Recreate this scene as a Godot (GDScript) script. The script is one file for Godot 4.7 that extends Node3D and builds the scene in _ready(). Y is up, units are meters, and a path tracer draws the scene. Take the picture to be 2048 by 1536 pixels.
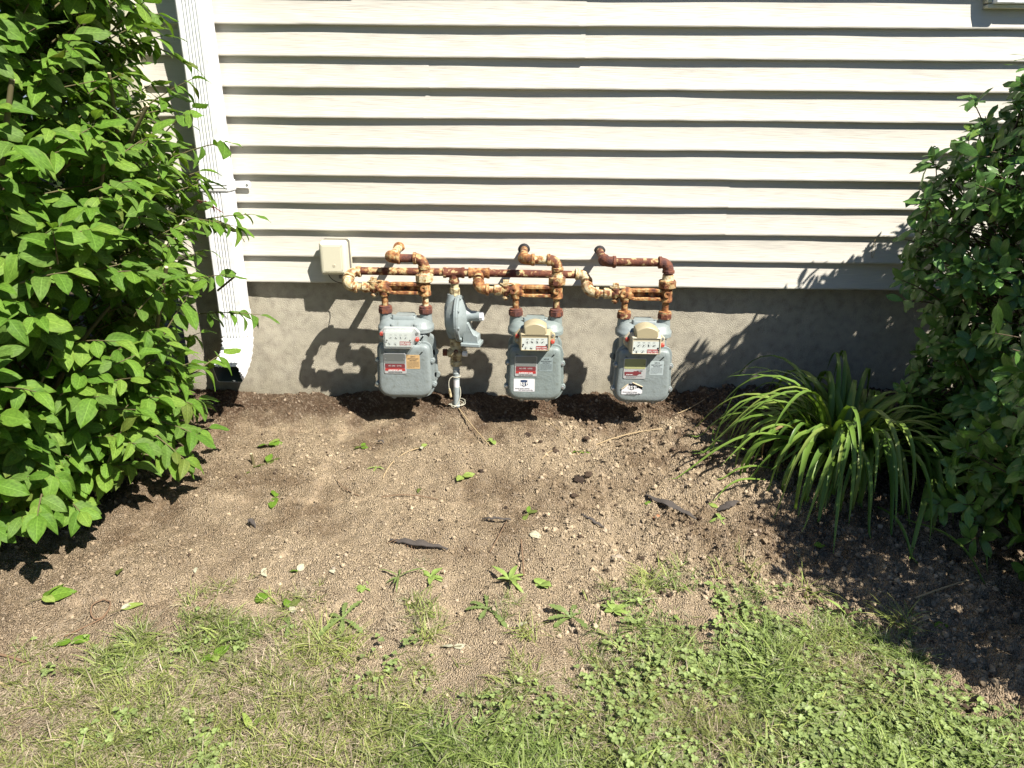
extends Node3D

var counts := {}
var M := {}
var rng := RandomNumberGenerator.new()
var nz := FastNoiseLite.new()
var sg := 1
var cam: Camera3D

# ---------------------------------------------------------------- naming
func numbered(parent: Node, called: String) -> String:
	var k := str(parent.get_instance_id()) + called
	var n: int = counts.get(k, 0)
	counts[k] = n + 1
	return called if n == 0 else "%s_%03d" % [called, n]

func tag(o: Node3D, label := "", category := "", group := "", kind := "") -> Node3D:
	if label: o.set_meta("label", label)
	if category: o.set_meta("category", category)
	if group: o.set_meta("group", group)
	if kind: o.set_meta("kind", kind)
	return o

func thing(called: String, label: String, category: String, at := Vector3.ZERO, group := "") -> Node3D:
	var o := Node3D.new()
	o.name = numbered(self, called)
	o.position = at
	add_child(o, true)
	tag(o, label, category, group)
	return o

# a mesh whose points are given in world coordinates goes under its thing with the thing's place taken off
func part(parent: Node3D, called: String, mesh: Mesh, mat: Material, xf := Transform3D(), label := "") -> MeshInstance3D:
	var o := MeshInstance3D.new()
	o.name = numbered(parent, called)
	o.mesh = mesh
	o.material_override = mat
	o.transform = xf
	parent.add_child(o, true)
	if label: o.set_meta("label", label)
	return o

func off(o: Node3D) -> Transform3D:
	return Transform3D(Basis(), -o.position)

func copy_of(o: Node3D, at: Vector3, label: String) -> Node3D:
	var c: Node3D = o.duplicate()
	c.name = numbered(self, String(o.name).rstrip("_0123456789"))
	add_child(c, true)
	c.position = at
	c.set_meta("label", label)
	return c

# ---------------------------------------------------------------- mesh tools
func mb() -> SurfaceTool:
	var st := SurfaceTool.new()
	st.begin(Mesh.PRIMITIVE_TRIANGLES)
	return st

func fin(st: SurfaceTool) -> ArrayMesh:
	st.generate_normals()
	return st.commit()

func tri(st: SurfaceTool, a: Vector3, b: Vector3, c: Vector3) -> void:
	st.add_vertex(a); st.add_vertex(b); st.add_vertex(c)

func quad(st: SurfaceTool, a: Vector3, b: Vector3, c: Vector3, d: Vector3) -> void:
	tri(st, a, b, c); tri(st, a, c, d)

func next_sg(st: SurfaceTool) -> void:
	sg += 1
	st.set_smooth_group(sg)

# rings of points that run counter-clockwise seen from the far end; hard[i] starts a new smoothing group at band i
func loft(st: SurfaceTool, rings: Array, hard := [], flat := false, cap_a := true, cap_b := true) -> void:
	next_sg(st)
	for i in rings.size() - 1:
		if i < hard.size() and hard[i]: next_sg(st)
		if flat: st.set_smooth_group(-1)
		var a: PackedVector3Array = rings[i]
		var b: PackedVector3Array = rings[i + 1]
		var n := a.size()
		for j in n:
			var k := (j + 1) % n
			quad(st, a[j], b[j], b[k], a[k])
	if cap_a: cap(st, rings[0], false)
	if cap_b: cap(st, rings[rings.size() - 1], true)

func cap(st: SurfaceTool, r: PackedVector3Array, far: bool) -> void:
	next_sg(st)
	var c := Vector3.ZERO
	for p in r: c += p
	c /= r.size()
	for j in r.size():
		var k := (j + 1) % r.size()
		if far: tri(st, c, r[k], r[j])
		else: tri(st, c, r[j], r[k])

func ring(c: Vector3, u: Vector3, v: Vector3, r: float, n: int, turn := 0.0) -> PackedVector3Array:
	var a := PackedVector3Array()
	for j in n:
		var t := TAU * j / n + turn
		a.append(c + (u * cos(t) + v * sin(t)) * r)
	return a

func side(t: Vector3) -> Vector3:
	return t.cross(Vector3.UP if absf(t.y) < 0.9 else Vector3.RIGHT).normalized()

func tube(st: SurfaceTool, pts: Array, rad, n := 10, caps := true) -> void:
	var rings := []
	var last := pts.size() - 1
	var u := side((pts[1] - pts[0]).normalized())
	for i in pts.size():
		var t: Vector3 = (pts[mini(i + 1, last)] - pts[maxi(i - 1, 0)]).normalized()
		u = (u - t * u.dot(t)).normalized()
		var r: float = rad[i] if rad is Array else rad
		rings.append(ring(pts[i], u, t.cross(u), r, n))
	loft(st, rings, [], false, caps, caps)

# profile: [height along the axis, radius] pairs
func lathe(st: SurfaceTool, at: Vector3, axis: Vector3, prof: Array, n := 20, flat := false, turn := 0.0) -> void:
	axis = axis.normalized()
	var u := side(axis)
	var v := axis.cross(u)
	var rings := []
	var hard := []
	for i in prof.size():
		rings.append(ring(at + axis * prof[i][0], u, v, maxf(prof[i][1], 0.0002), n, turn))
		hard.append(bend(prof, i) > 0.6)
	loft(st, rings, hard, flat)

func bend(prof: Array, i: int) -> float:
	if i == 0 or i >= prof.size() - 1: return 0.0
	var a := Vector2(prof[i][0] - prof[i - 1][0], prof[i][1] - prof[i - 1][1])
	var b := Vector2(prof[i + 1][0] - prof[i][0], prof[i + 1][1] - prof[i][1])
	return absf(a.angle_to(b))

func inset(o: PackedVector2Array, d: float) -> PackedVector2Array:
	var r := PackedVector2Array()
	var n := o.size()
	for i in n:
		var e1 := (o[i] - o[(i + n - 1) % n]).normalized()
		var e2 := (o[(i + 1) % n] - o[i]).normalized()
		var m := Vector2(e1.y + e2.y, -e1.x - e2.x)
		m = m / maxf(m.length_squared() * 0.5, 0.3)
		r.append(o[i] - m * d)
	return r

# outline in the x-y plane of xf, levels [height, inset] along its z
func prism(st: SurfaceTool, xf: Transform3D, o: PackedVector2Array, levels: Array, flat := false) -> void:
	var rings := []
	var hard := []
	for i in levels.size():
		var q := inset(o, levels[i][1])
		var a := PackedVector3Array()
		for p in q: a.append(xf * Vector3(p.x, p.y, levels[i][0]))
		rings.append(a)
		hard.append(bend(levels, i) > 0.9)
	loft(st, rings, hard, flat)

func rrect(w: float, h: float, r: float, n := 4, c := Vector2.ZERO) -> PackedVector2Array:
	var a := PackedVector2Array()
	for q in 4:
		var s := Vector2([1, -1, -1, 1][q], [1, 1, -1, -1][q])
		for k in n + 1:
			var t := PI / 2 * (q + float(k) / n)
			a.append(c + Vector2(s.x * (w / 2 - r), s.y * (h / 2 - r)) + Vector2(cos(t), sin(t)) * r)
	return a

func rounded(pts: Array, rs: Array, n := 5) -> PackedVector2Array:   # polygon, counter-clockwise, with its corners rounded
	var a := PackedVector2Array()
	var m := pts.size()
	for i in m:
		var p: Vector2 = pts[i]
		var d1: Vector2 = (pts[(i + m - 1) % m] - p).normalized()
		var d2: Vector2 = (pts[(i + 1) % m] - p).normalized()
		var r: float = rs[i]
		if r <= 0.0:
			a.append(p)
			continue
		var l := r / tan(d1.angle_to(d2) / 2.0)
		l = absf(l)
		for k in n + 1:
			var t := float(k) / n
			a.append((p + d1 * l).lerp(p, t).lerp(p.lerp(p + d2 * l, t), t))
	return a

func box(st: SurfaceTool, c: Vector3, s: Vector3, b := 0.0, basis := Basis()) -> void:
	var h := s / 2
	var o := PackedVector2Array([Vector2(h.x, h.y), Vector2(-h.x, h.y), Vector2(-h.x, -h.y), Vector2(h.x, -h.y)])
	if b > 0.0: o = rrect(s.x, s.y, b, 2)
	var lv := [[-h.z, 0.0], [h.z, 0.0]] if b <= 0.0 else [[-h.z, b * 0.7], [-h.z + b * 0.7, 0.0], [h.z - b * 0.7, 0.0], [h.z, b * 0.7]]
	prism(st, Transform3D(basis, c), o, lv, b <= 0.0)

func bez(a: Vector3, b: Vector3, c: Vector3, n := 8) -> Array:
	var r := []
	for i in n + 1:
		var t := float(i) / n
		r.append(a.lerp(b, t).lerp(b.lerp(c, t), t))
	return r

func elbow(c: Vector3, d1: Vector3, d2: Vector3, R: float, rb: float, rband: float) -> ArrayMesh:
	var st := mb()
	tube(st, bez(c + d1 * R, c, c + d2 * R, 10), rb, 18)
	for d in [d1, d2]:
		lathe(st, c + d * (R - 0.010), d, [[0.0, rb], [0.002, rband], [0.0115, rband], [0.013, rband - 0.003]], 20)
	return fin(st)

func pipe(a: Vector3, b: Vector3, r: float, n := 18) -> ArrayMesh:
	var st := mb()
	tube(st, [a, a.lerp(b, 0.25), a.lerp(b, 0.5), a.lerp(b, 0.75), b], r, n)
	return fin(st)

func hexnut(at: Vector3, axis: Vector3, h: float, r: float, turn := 0.0, n := 6) -> ArrayMesh:
	var st := mb()
	lathe(st, at - axis * h / 2, axis, [[0.0, r * 0.86], [h * 0.12, r], [h * 0.88, r], [h, r * 0.86]], n, true, turn)
	return fin(st)

func words(parent: Node3D, called: String, s: String, at: Vector3, h: float, mat: Material, bold := false, stretch := 1.0, tilt := 0.0) -> void:
	var t := TextMesh.new()
	var f := SystemFont.new()
	f.font_names = PackedStringArray(["Droid Sans"])
	if bold: f.font_weight = 700
	t.font = f
	t.text = s
	t.font_size = 24
	t.pixel_size = h / (24.0 * 0.72)
	t.depth = 0.0003
	t.curve_step = 3.0
	t.horizontal_alignment = HORIZONTAL_ALIGNMENT_CENTER
	part(parent, called, t, mat, Transform3D(Basis(Vector3.BACK, tilt) * Basis.from_scale(Vector3(stretch, 1, 1)), at))

# ---------------------------------------------------------------- materials
func C(r: float, g: float, b: float) -> Color:      # a linear base colour
	return Color(r, g, b).linear_to_srgb()

func mat(key: String, c: Color, rough := 0.7, metal := 0.0) -> StandardMaterial3D:
	var m := StandardMaterial3D.new()
	m.resource_name = key
	m.albedo_color = c
	m.roughness = rough
	m.metallic = metal
	M[key] = m
	return m

func noise(sd: int, freq: float, oct := 4, kind := FastNoiseLite.TYPE_SIMPLEX_SMOOTH) -> FastNoiseLite:
	var f := FastNoiseLite.new()
	f.seed = sd
	f.noise_type = kind
	f.frequency = freq
	f.fractal_octaves = oct
	return f

func ntex(f: FastNoiseLite, stops: Array, w := 512, h := 512) -> NoiseTexture2D:
	var t := NoiseTexture2D.new()
	t.width = w; t.height = h
	t.seamless = true
	t.seamless_blend_skirt = 0.15
	t.noise = f
	if stops.size():
		var g := Gradient.new()
		g.offsets = PackedFloat32Array(stops.map(func(s): return s[0]))
		g.colors = PackedColorArray(stops.map(func(s): return s[1]))
		t.color_ramp = g
	return t

func tri_uv(m: StandardMaterial3D, s: float, world := false) -> void:
	m.uv1_triplanar = true
	m.uv1_world_triplanar = world
	m.uv1_scale = Vector3.ONE * s

func bumped(m: StandardMaterial3D, f: FastNoiseLite, cm: float, w := 512, stops := []) -> void:
	m.heightmap_enabled = true
	m.heightmap_scale = cm
	m.heightmap_texture = ntex(f, stops, w, w)

func make_materials() -> void:
	var m := mat("vinyl_siding", C(0.585, 0.556, 0.492), 0.5)
	m.normal_enabled = true
	var gt := ntex(noise(3, 0.09, 3), [], 512, 1024)
	gt.as_normal_map = true
	gt.bump_strength = 3.0
	m.normal_texture = gt
	m.normal_scale = 0.6
	m.albedo_texture = ntex(noise(4, 0.05, 4), [[0.2, Color(0.965, 0.963, 0.955)], [0.5, Color(0.99, 0.989, 0.986)], [0.8, Color(1, 1, 1)]], 512, 1024)
	m.uv1_scale = Vector3(0.10, 6.5, 1)
	m = mat("aluminium_white", C(0.80, 0.81, 0.82), 0.38)
	m.albedo_texture = ntex(noise(5, 0.02, 5), [[0.0, Color(0.86, 0.86, 0.85)], [0.35, Color(0.97, 0.97, 0.97)], [1.0, Color(1, 1, 1)]])
	tri_uv(m, 1.6)
	m = mat("concrete", C(0.505, 0.470, 0.378), 0.92)
	m.albedo_texture = ntex(noise(6, 0.012, 6), [[0.0, Color(0.82, 0.81, 0.80)], [0.4, Color(0.93, 0.925, 0.92)], [0.65, Color(0.975, 0.97, 0.96)], [1.0, Color(1, 1, 1)]], 1024, 1024)
	m.detail_enabled = true
	m.detail_blend_mode = BaseMaterial3D.BLEND_MODE_MUL
	m.detail_albedo = ntex(noise(7, 0.25, 3), [[0.0, Color(0.70, 0.68, 0.66)], [0.35, Color(0.93, 0.93, 0.93)], [1.0, Color(1, 1, 1)]])
	tri_uv(m, 1.7, true)
	m.vertex_color_use_as_albedo = true
	bumped(m, noise(8, 0.10, 5), 0.16, 1024)
	m = mat("soil", C(1, 1, 1), 0.97)
	m.vertex_color_use_as_albedo = true
	m.metallic_specular = 0.2
	m.albedo_texture = ntex(noise(9, 0.16, 5), [[0.18, Color(0.58, 0.56, 0.53)], [0.42, Color(0.86, 0.85, 0.84)], [0.7, Color(0.98, 0.98, 0.98)], [1.0, Color(1, 1, 1)]], 1024, 1024)
	m.uv1_scale = Vector3(2.1, 2.1, 1)
	bumped(m, noise(10, 0.09, 6), 1.45, 1024)
	m = mat("crumb", C(1, 1, 1), 0.97)
	m.vertex_color_use_as_albedo = true
	m.metallic_specular = 0.2
	# rust and old paint on iron pipe
	var cream := Color(0.70, 0.615, 0.44)
	var ochre := Color(0.60, 0.45, 0.27)
	var rust := Color(0.42, 0.245, 0.155)
	var dark := Color(0.33, 0.18, 0.13)
	rusty("rust_dark", 21, [[0.25, dark], [0.45, Color(0.40, 0.22, 0.15)], [0.6, rust], [0.68, cream], [0.8, cream]])
	rusty("rust_mixed", 22, [[0.2, dark], [0.45, rust], [0.56, ochre], [0.64, cream], [0.8, cream]])
	rusty("rust_cream", 23, [[0.2, rust], [0.38, ochre], [0.47, cream], [0.60, Color(0.80, 0.755, 0.64)], [0.8, cream]])
	rusty("rust_orange", 24, [[0.22, Color(0.33, 0.19, 0.125)], [0.40, Color(0.52, 0.33, 0.185)], [0.58, Color(0.63, 0.46, 0.275)], [0.75, cream]])
	rusty("rust_nut", 25, [[0.2, Color(0.27, 0.16, 0.15)], [0.55, Color(0.38, 0.23, 0.19)], [0.75, Color(0.46, 0.27, 0.18)]])
	rusty("valve_tan", 26, [[0.2, Color(0.42, 0.35, 0.25)], [0.45, Color(0.66, 0.61, 0.47)], [0.7, Color(0.76, 0.72, 0.58)]])
	for g in [["meter_grey", C(0.228, 0.264, 0.262)], ["meter_grey_green", C(0.205, 0.246, 0.236)], ["regulator_grey", C(0.245, 0.288, 0.290)], ["pipe_grey", C(0.30, 0.345, 0.35)]]:
		m = mat(g[0], g[1], 0.42)
		m.albedo_texture = ntex(noise(31, 0.018, 6), [[0.0, Color(0.78, 0.77, 0.74)], [0.22, Color(0.94, 0.937, 0.93)], [0.5, Color(0.98, 0.98, 0.98)], [1.0, Color(1, 1, 1)]])
		m.roughness_texture = ntex(noise(32, 0.02, 5), [[0.0, Color(0.75, 0.75, 0.75)], [1.0, Color(1, 1, 1)]])
		m.roughness = 0.55
		tri_uv(m, 3.0)
		bumped(m, noise(33, 0.06, 3), 0.05)
	mat("steel", C(0.45, 0.46, 0.46), 0.35, 0.7)
	mat("dark", C(0.015, 0.014, 0.013), 0.6)
	mat("ink", C(0.02, 0.022, 0.03), 0.7)
	mat("plate_ink", C(0.03, 0.03, 0.03), 0.6)
	mat("white_print", C(0.8, 0.8, 0.78), 0.6)
	mat("red_band", C(0.38, 0.035, 0.03), 0.55)
	mat("maroon_band", C(0.17, 0.03, 0.035), 0.55)
	mat("index_red", C(0.30, 0.05, 0.045), 0.5)
	mat("seal_red", C(0.42, 0.065, 0.045), 0.4)
	mat("badge_metal", C(0.52, 0.53, 0.53), 0.42, 0.35)
	mat("badge_plate", C(0.22, 0.235, 0.225), 0.5, 0.3)
	mat("badge_olive", C(0.36, 0.37, 0.17), 0.55)
	mat("dial_white", C(0.56, 0.60, 0.56), 0.5)
	mat("index_tan", C(0.37, 0.32, 0.20), 0.45)
	mat("index_cream", C(0.46, 0.42, 0.31), 0.45)
	mat("index_clear_body", C(0.34, 0.36, 0.35), 0.4)
	m = mat("clear_cover", Color(0.92, 0.95, 0.94, 0.16), 0.08)
	m.transparency = BaseMaterial3D.TRANSPARENCY_ALPHA
	mat("notice_orange", C(0.50, 0.33, 0.15), 0.75)
	mat("notice_clear", C(0.245, 0.30, 0.30), 0.4)
	mat("notice_pale", C(0.40, 0.46, 0.46), 0.45)
	mat("sticker_white", C(0.70, 0.69, 0.70), 0.5)
	mat("sticker_back", C(0.50, 0.42, 0.28), 0.7)
	mat("shield_blue", C(0.03, 0.055, 0.12), 0.55)
	mat("residue", C(0.10, 0.115, 0.11), 0.8)
	m = mat("box_beige", C(0.62, 0.59, 0.45), 0.48)
	bumped(m, noise(41, 0.3, 2), 0.03)
	tri_uv(m, 4.0)
	mat("box_seal", C(0.18, 0.17, 0.15), 0.6)
	mat("wire_black", C(0.012, 0.012, 0.012), 0.5)
	mat("wire_pale", C(0.55, 0.53, 0.42), 0.5)
	mat("window_white", C(0.78, 0.80, 0.81), 0.4)
	m = mat("window_glass", Color(0.5, 0.56, 0.6, 0.35), 0.05)
	m.transparency = BaseMaterial3D.TRANSPARENCY_ALPHA
	mat("room_dark", C(0.05, 0.05, 0.05), 0.9)
	# plants
	var greens := [[0.122, 0.240, 0.034], [0.150, 0.275, 0.042], [0.104, 0.210, 0.032], [0.180, 0.295, 0.052], [0.128, 0.225, 0.050]]
	for i in greens.size():
		m = mat("bush_leaf_%d" % i, C(greens[i][0] * 1.50, greens[i][1] * 1.55, greens[i][2] * 1.5), 0.5)
		leafy(m, 0.8)
	m = mat("bush_leaf_pale", C(0.20, 0.28, 0.06), 0.55); leafy(m, 0.5)
	m = mat("bush_leaf_red", C(0.24, 0.045, 0.035), 0.55); leafy(m, 0.4)
	m = mat("leaf_copies", C(1, 1, 1), 0.5); leafy(m, 0.8)
	var rh := [[0.070, 0.150, 0.040], [0.092, 0.185, 0.048], [0.058, 0.125, 0.036], [0.13, 0.21, 0.05], [0.17, 0.22, 0.05]]
	for i in rh.size():
		m = mat("shrub_leaf_%d" % i, C(rh[i][0] * 1.9, rh[i][1] * 1.95, rh[i][2] * 1.8), 0.30); leafy(m, 0.5)
	m = mat("shrub_copies", C(1, 1, 1), 0.38); leafy(m, 0.5)
	var ly := [[0.13, 0.225, 0.034], [0.165, 0.26, 0.045], [0.10, 0.185, 0.030], [0.21, 0.28, 0.06]]
	for i in ly.size():
		m = mat("lily_leaf_%d" % i, C(ly[i][0], ly[i][1], ly[i][2]), 0.42); leafy(m, 0.5)
	mat("lily_dry", C(0.28, 0.20, 0.09), 0.8).vertex_color_use_as_albedo = true
	m = mat("weed_leaf", C(0.23, 0.32, 0.075), 0.55); leafy(m, 0.4)
	m = mat("weed_leaf_dark", C(0.15, 0.205, 0.060), 0.55); leafy(m, 0.4)
	m = mat("fallen_leaf", C(0.169, 0.312, 0.037), 0.55); leafy(m, 0.4)
	m = mat("fallen_leaf_pale", C(0.338, 0.456, 0.119), 0.6); leafy(m, 0.4)
	m = mat("fallen_leaf_olive", C(0.151, 0.194, 0.051), 0.6); leafy(m, 0.3)
	m = mat("fallen_white", C(0.62, 0.62, 0.52), 0.6); leafy(m, 0.3)
	m = mat("grass", C(1, 1, 1), 0.55); leafy(m, 0.45)
	var v0 := vein_texture(61, 7.0, 0.13)
	var v1 := vein_texture(62, 8.0, 0.10)
	var v2 := vein_texture(63, 9.0, 0.06)
	for k in M:
		if k.begins_with("bush_leaf") or k == "leaf_copies" or k.begins_with("fallen_"):
			M[k].albedo_texture = v1 if k.ends_with("1") or k.ends_with("3") else v0
			M[k].roughness = 0.62
			M[k].metallic_specular = 0.36
		elif k.begins_with("shrub_"):
			M[k].albedo_texture = v2
	mat("bark", C(0.095, 0.068, 0.040), 0.9)
	mat("bark_green", C(0.12, 0.10, 0.045), 0.8)
	mat("cut_wood", C(0.50, 0.42, 0.27), 0.85)
	mat("fabric", C(0.060, 0.050, 0.043), 0.9)
	mat("straw", C(0.36, 0.27, 0.15), 0.85)
	mat("root", C(0.17, 0.105, 0.06), 0.9)
	mat("bark_chip", C(0.35, 0.15, 0.07), 0.85)
	mat("stone", C(0.30, 0.25, 0.19), 0.9)

func vein_texture(sd: int, laterals: float, strength: float) -> ImageTexture:
	var im := Image.create(96, 192, false, Image.FORMAT_RGB8)
	var f := noise(sd, 0.035, 4)
	for y in 192:
		for x in 96:
			var u := absf(x / 95.0 - 0.5) * 2.0
			var v := y / 191.0
			var l := fposmod(v * laterals - u * 1.1 * laterals * 0.22, 1.0)
			var vein := maxf(1.0 - absf(l - 0.5) * 11.0, 0.0) * (1.0 - 0.6 * u) * strength
			vein = maxf(vein, clampf(1.0 - u * 16.0, 0.0, 1.0) * strength * 1.8)
			var n := f.get_noise_2d(x * 1.6, y)
			var w := 0.80 + 0.13 * n + vein
			var edge := smoothstep(0.80, 1.0, u + 0.35 * f.get_noise_2d(x * 0.8 + 300.0, y * 0.8)) * 0.06
			var spot := smoothstep(0.42, 0.55, f.get_noise_2d(x * 2.6 + 900.0, y * 2.6))
			var c := Color(w * (1.0 + 0.5 * edge + 0.35 * vein), w * (1.0 - 0.25 * edge), w * (0.92 + 0.5 * vein))
			c = c.lerp(Color(0.75, 0.66, 0.45), spot * 0.3)
			im.set_pixel(x, y, Color(clampf(c.r, 0, 1), clampf(c.g, 0, 1), clampf(c.b, 0, 1)))
	return ImageTexture.create_from_image(im)

func leafy(m: StandardMaterial3D, b: float) -> void:
	m.vertex_color_use_as_albedo = true
	m.backlight_enabled = true
	m.backlight = Color(b * 1.0, b * 1.0, b * 0.6).linear_to_srgb()
	m.metallic_specular = 0.45

func rusty(key: String, sd: int, stops: Array) -> void:
	var m := mat(key, Color(1, 1, 1), 0.82)
	m.albedo_texture = ntex(noise(sd, 0.011, 6), stops)
	m.texture_filter = BaseMaterial3D.TEXTURE_FILTER_LINEAR_WITH_MIPMAPS
	tri_uv(m, 5.2)
	m.uv1_triplanar_sharpness = 4.0
	m.uv1_offset = Vector3(sd * 0.37, sd * 0.11, sd * 0.23)
	bumped(m, noise(sd + 50, 0.05, 5), 0.12)

# ---------------------------------------------------------------- the place
const SLOPE := 0.08
const EDGE := [[-2.6, 1.95], [-1.6, 1.62], [-1.21, 1.46], [-1.08, 1.38], [-0.82, 1.27], [-0.68, 1.20], [-0.40, 1.36], [-0.24, 1.30], [-0.16, 1.40], [0.01, 1.40], [0.21, 1.27], [0.36, 1.20], [0.62, 1.17], [0.78, 1.20], [0.92, 1.32], [0.99, 1.42], [1.09, 1.62], [1.35, 2.0], [1.9, 2.6], [4.0, 3.4]]

func lawn_edge(x: float) -> float:
	for i in EDGE.size() - 1:
		if x < EDGE[i + 1][0]:
			return lerpf(EDGE[i][1], EDGE[i + 1][1], clampf((x - EDGE[i][0]) / (EDGE[i + 1][0] - EDGE[i][0]), 0.0, 1.0))
	return 3.4

func ground_base(x: float, z: float) -> float:
	var y := -SLOPE * maxf(z, 0.0)
	y += 0.045 * smoothstep(0.35, 0.95, x) * exp(-z * z / 0.07)
	y += 0.02 * exp(-(pow(x + 0.27, 2) + pow(z - 0.1, 2)) / 0.008)
	y += 0.018 * exp(-(pow(x - 1.05, 2) * 4.0 + pow(z - 0.62, 2) * 9.0))
	return y

func ground_y(x: float, z: float) -> float:
	var y := ground_base(x, z)
	if absf(x) > 4.0 or z > 5.0 or z < -0.3: return y
	var soil := 1.0 - smoothstep(-0.1, 0.1, z - lawn_edge(x))
	y += nz.get_noise_2d(x * 3.0, z * 3.0) * 0.014
	y += nz.get_noise_2d(x * 14.0 + 50.0, z * 14.0) * (0.006 + 0.005 * smoothstep(-0.1, 0.8, x)) * (0.5 + 0.5 * soil)
	y += maxf(nz.get_noise_2d(x * 45.0, z * 45.0 + 90.0), -0.2) * (0.004 + 0.006 * smoothstep(-0.1, 0.7, x)) * soil
	y += nz.get_noise_2d(x * 85.0 + 7.0, z * 85.0) * 0.0030 * soil
	return y

func on_ground(x: float, z: float, up := 0.0) -> Vector3:
	return Vector3(x, ground_y(x, z) + up, z)

func _ready() -> void:
	cam = Camera3D.new()
	cam.name = "camera"
	cam.fov = 56.83
	cam.far = 400.0
	cam.near = 0.05
	cam.transform = Transform3D(Basis(Vector3.UP, deg_to_rad(0.974)) * Basis(Vector3.RIGHT, deg_to_rad(-20.66)) * Basis(Vector3.BACK, deg_to_rad(0.537)), Vector3(0, 1.1018, 2.7463))
	add_child(cam)
	cam.current = true
	var env := Environment.new()
	env.background_mode = Environment.BG_SKY
	var skm := ProceduralSkyMaterial.new()
	skm.sky_top_color = Color(0.34, 0.48, 0.70)
	skm.sky_horizon_color = Color(0.74, 0.80, 0.86)
	skm.sky_curve = 0.15
	skm.ground_bottom_color = Color(0.20, 0.22, 0.14)
	skm.ground_horizon_color = Color(0.45, 0.50, 0.45)
	skm.sky_energy_multiplier = 0.68
	skm.ground_energy_multiplier = 0.5
	var sky := Sky.new()
	sky.sky_material = skm
	env.sky = sky
	env.tonemap_mode = Environment.TONE_MAPPER_LINEAR
	env.tonemap_exposure = 2.15
	env.sdfgi_enabled = true
	env.ssao_enabled = true
	env.ssil_enabled = true
	var we := WorldEnvironment.new()
	we.name = "world_environment"
	we.environment = env
	add_child(we)
	var sun := DirectionalLight3D.new()
	sun.name = "sun"
	sun.light_energy = 1.6
	sun.light_color = Color(1.0, 0.975, 0.935)
	sun.light_angular_distance = 0.5
	sun.shadow_enabled = true
	add_child(sun)
	sun.look_at_from_position(Vector3.ZERO, Vector3(-1.19, -1.90, -1.0), Vector3.UP)

	nz.seed = 77
	nz.noise_type = FastNoiseLite.TYPE_SIMPLEX
	nz.frequency = 1.0
	nz.fractal_type = FastNoiseLite.FRACTAL_NONE
	make_materials()
	build_ground()
	build_house()
	build_window()
	build_downspout()
	build_box()
	build_pipes()
	build_meters()
	build_regulator()
	build_background()
	build_left_bush()
	build_right_bushes()
	build_daylily()
	build_lawn()
	build_litter()
	build_weeds()

# ---------------------------------------------------------------- ground
func steps(a: float, b: float, d: float, fine_a: float, fine_b: float, fine: float) -> PackedFloat32Array:
	var r := PackedFloat32Array()
	for k in [-90.0, -40.0, -18.0, -9.0, -5.0]:
		if k < a: r.append(k)
	var x := a
	while x < b:
		r.append(x)
		x += fine if x >= fine_a and x < fine_b else d
	r.append(b)
	for k in [6.0, 9.0, 18.0, 40.0, 90.0]:
		if k > b: r.append(k)
	return r

func build_ground() -> void:
	var xs := steps(-3.2, 3.0, 0.04, -1.75, 1.75, 0.0065)
	var zs := steps(-0.16, 3.2, 0.04, -0.08, 1.85, 0.0065)
	var nx := xs.size()
	var P := PackedVector3Array()
	var N := PackedVector3Array()
	var K := PackedColorArray()
	var U := PackedVector2Array()
	var I := PackedInt32Array()
	P.resize(nx * zs.size()); N.resize(P.size()); K.resize(P.size()); U.resize(P.size())
	for j in zs.size():
		for i in nx:
			var x := xs[i]
			var z := zs[j]
			P[j * nx + i] = Vector3(x, ground_y(x, z), z)
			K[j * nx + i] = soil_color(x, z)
			U[j * nx + i] = Vector2(x, z)
	for j in zs.size():
		for i in nx:
			var a := P[j * nx + maxi(i - 1, 0)]
			var b := P[j * nx + mini(i + 1, nx - 1)]
			var c := P[maxi(j - 1, 0) * nx + i]
			var d := P[mini(j + 1, zs.size() - 1) * nx + i]
			N[j * nx + i] = (d - c).cross(b - a).normalized()
	for j in zs.size() - 1:
		for i in nx - 1:
			var a := j * nx + i
			I.append_array([a, a + 1, a + nx + 1, a, a + nx + 1, a + nx])
	var arr := []
	arr.resize(Mesh.ARRAY_MAX)
	arr[Mesh.ARRAY_VERTEX] = P
	arr[Mesh.ARRAY_NORMAL] = N
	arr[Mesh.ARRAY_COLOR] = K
	arr[Mesh.ARRAY_TEX_UV] = U
	arr[Mesh.ARRAY_INDEX] = I
	var me := ArrayMesh.new()
	me.add_surface_from_arrays(Mesh.PRIMITIVE_TRIANGLES, arr)
	tag(part(self, "ground", me, M.soil), "bare brown soil bed running down into patchy lawn", "ground", "", "structure")

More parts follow.
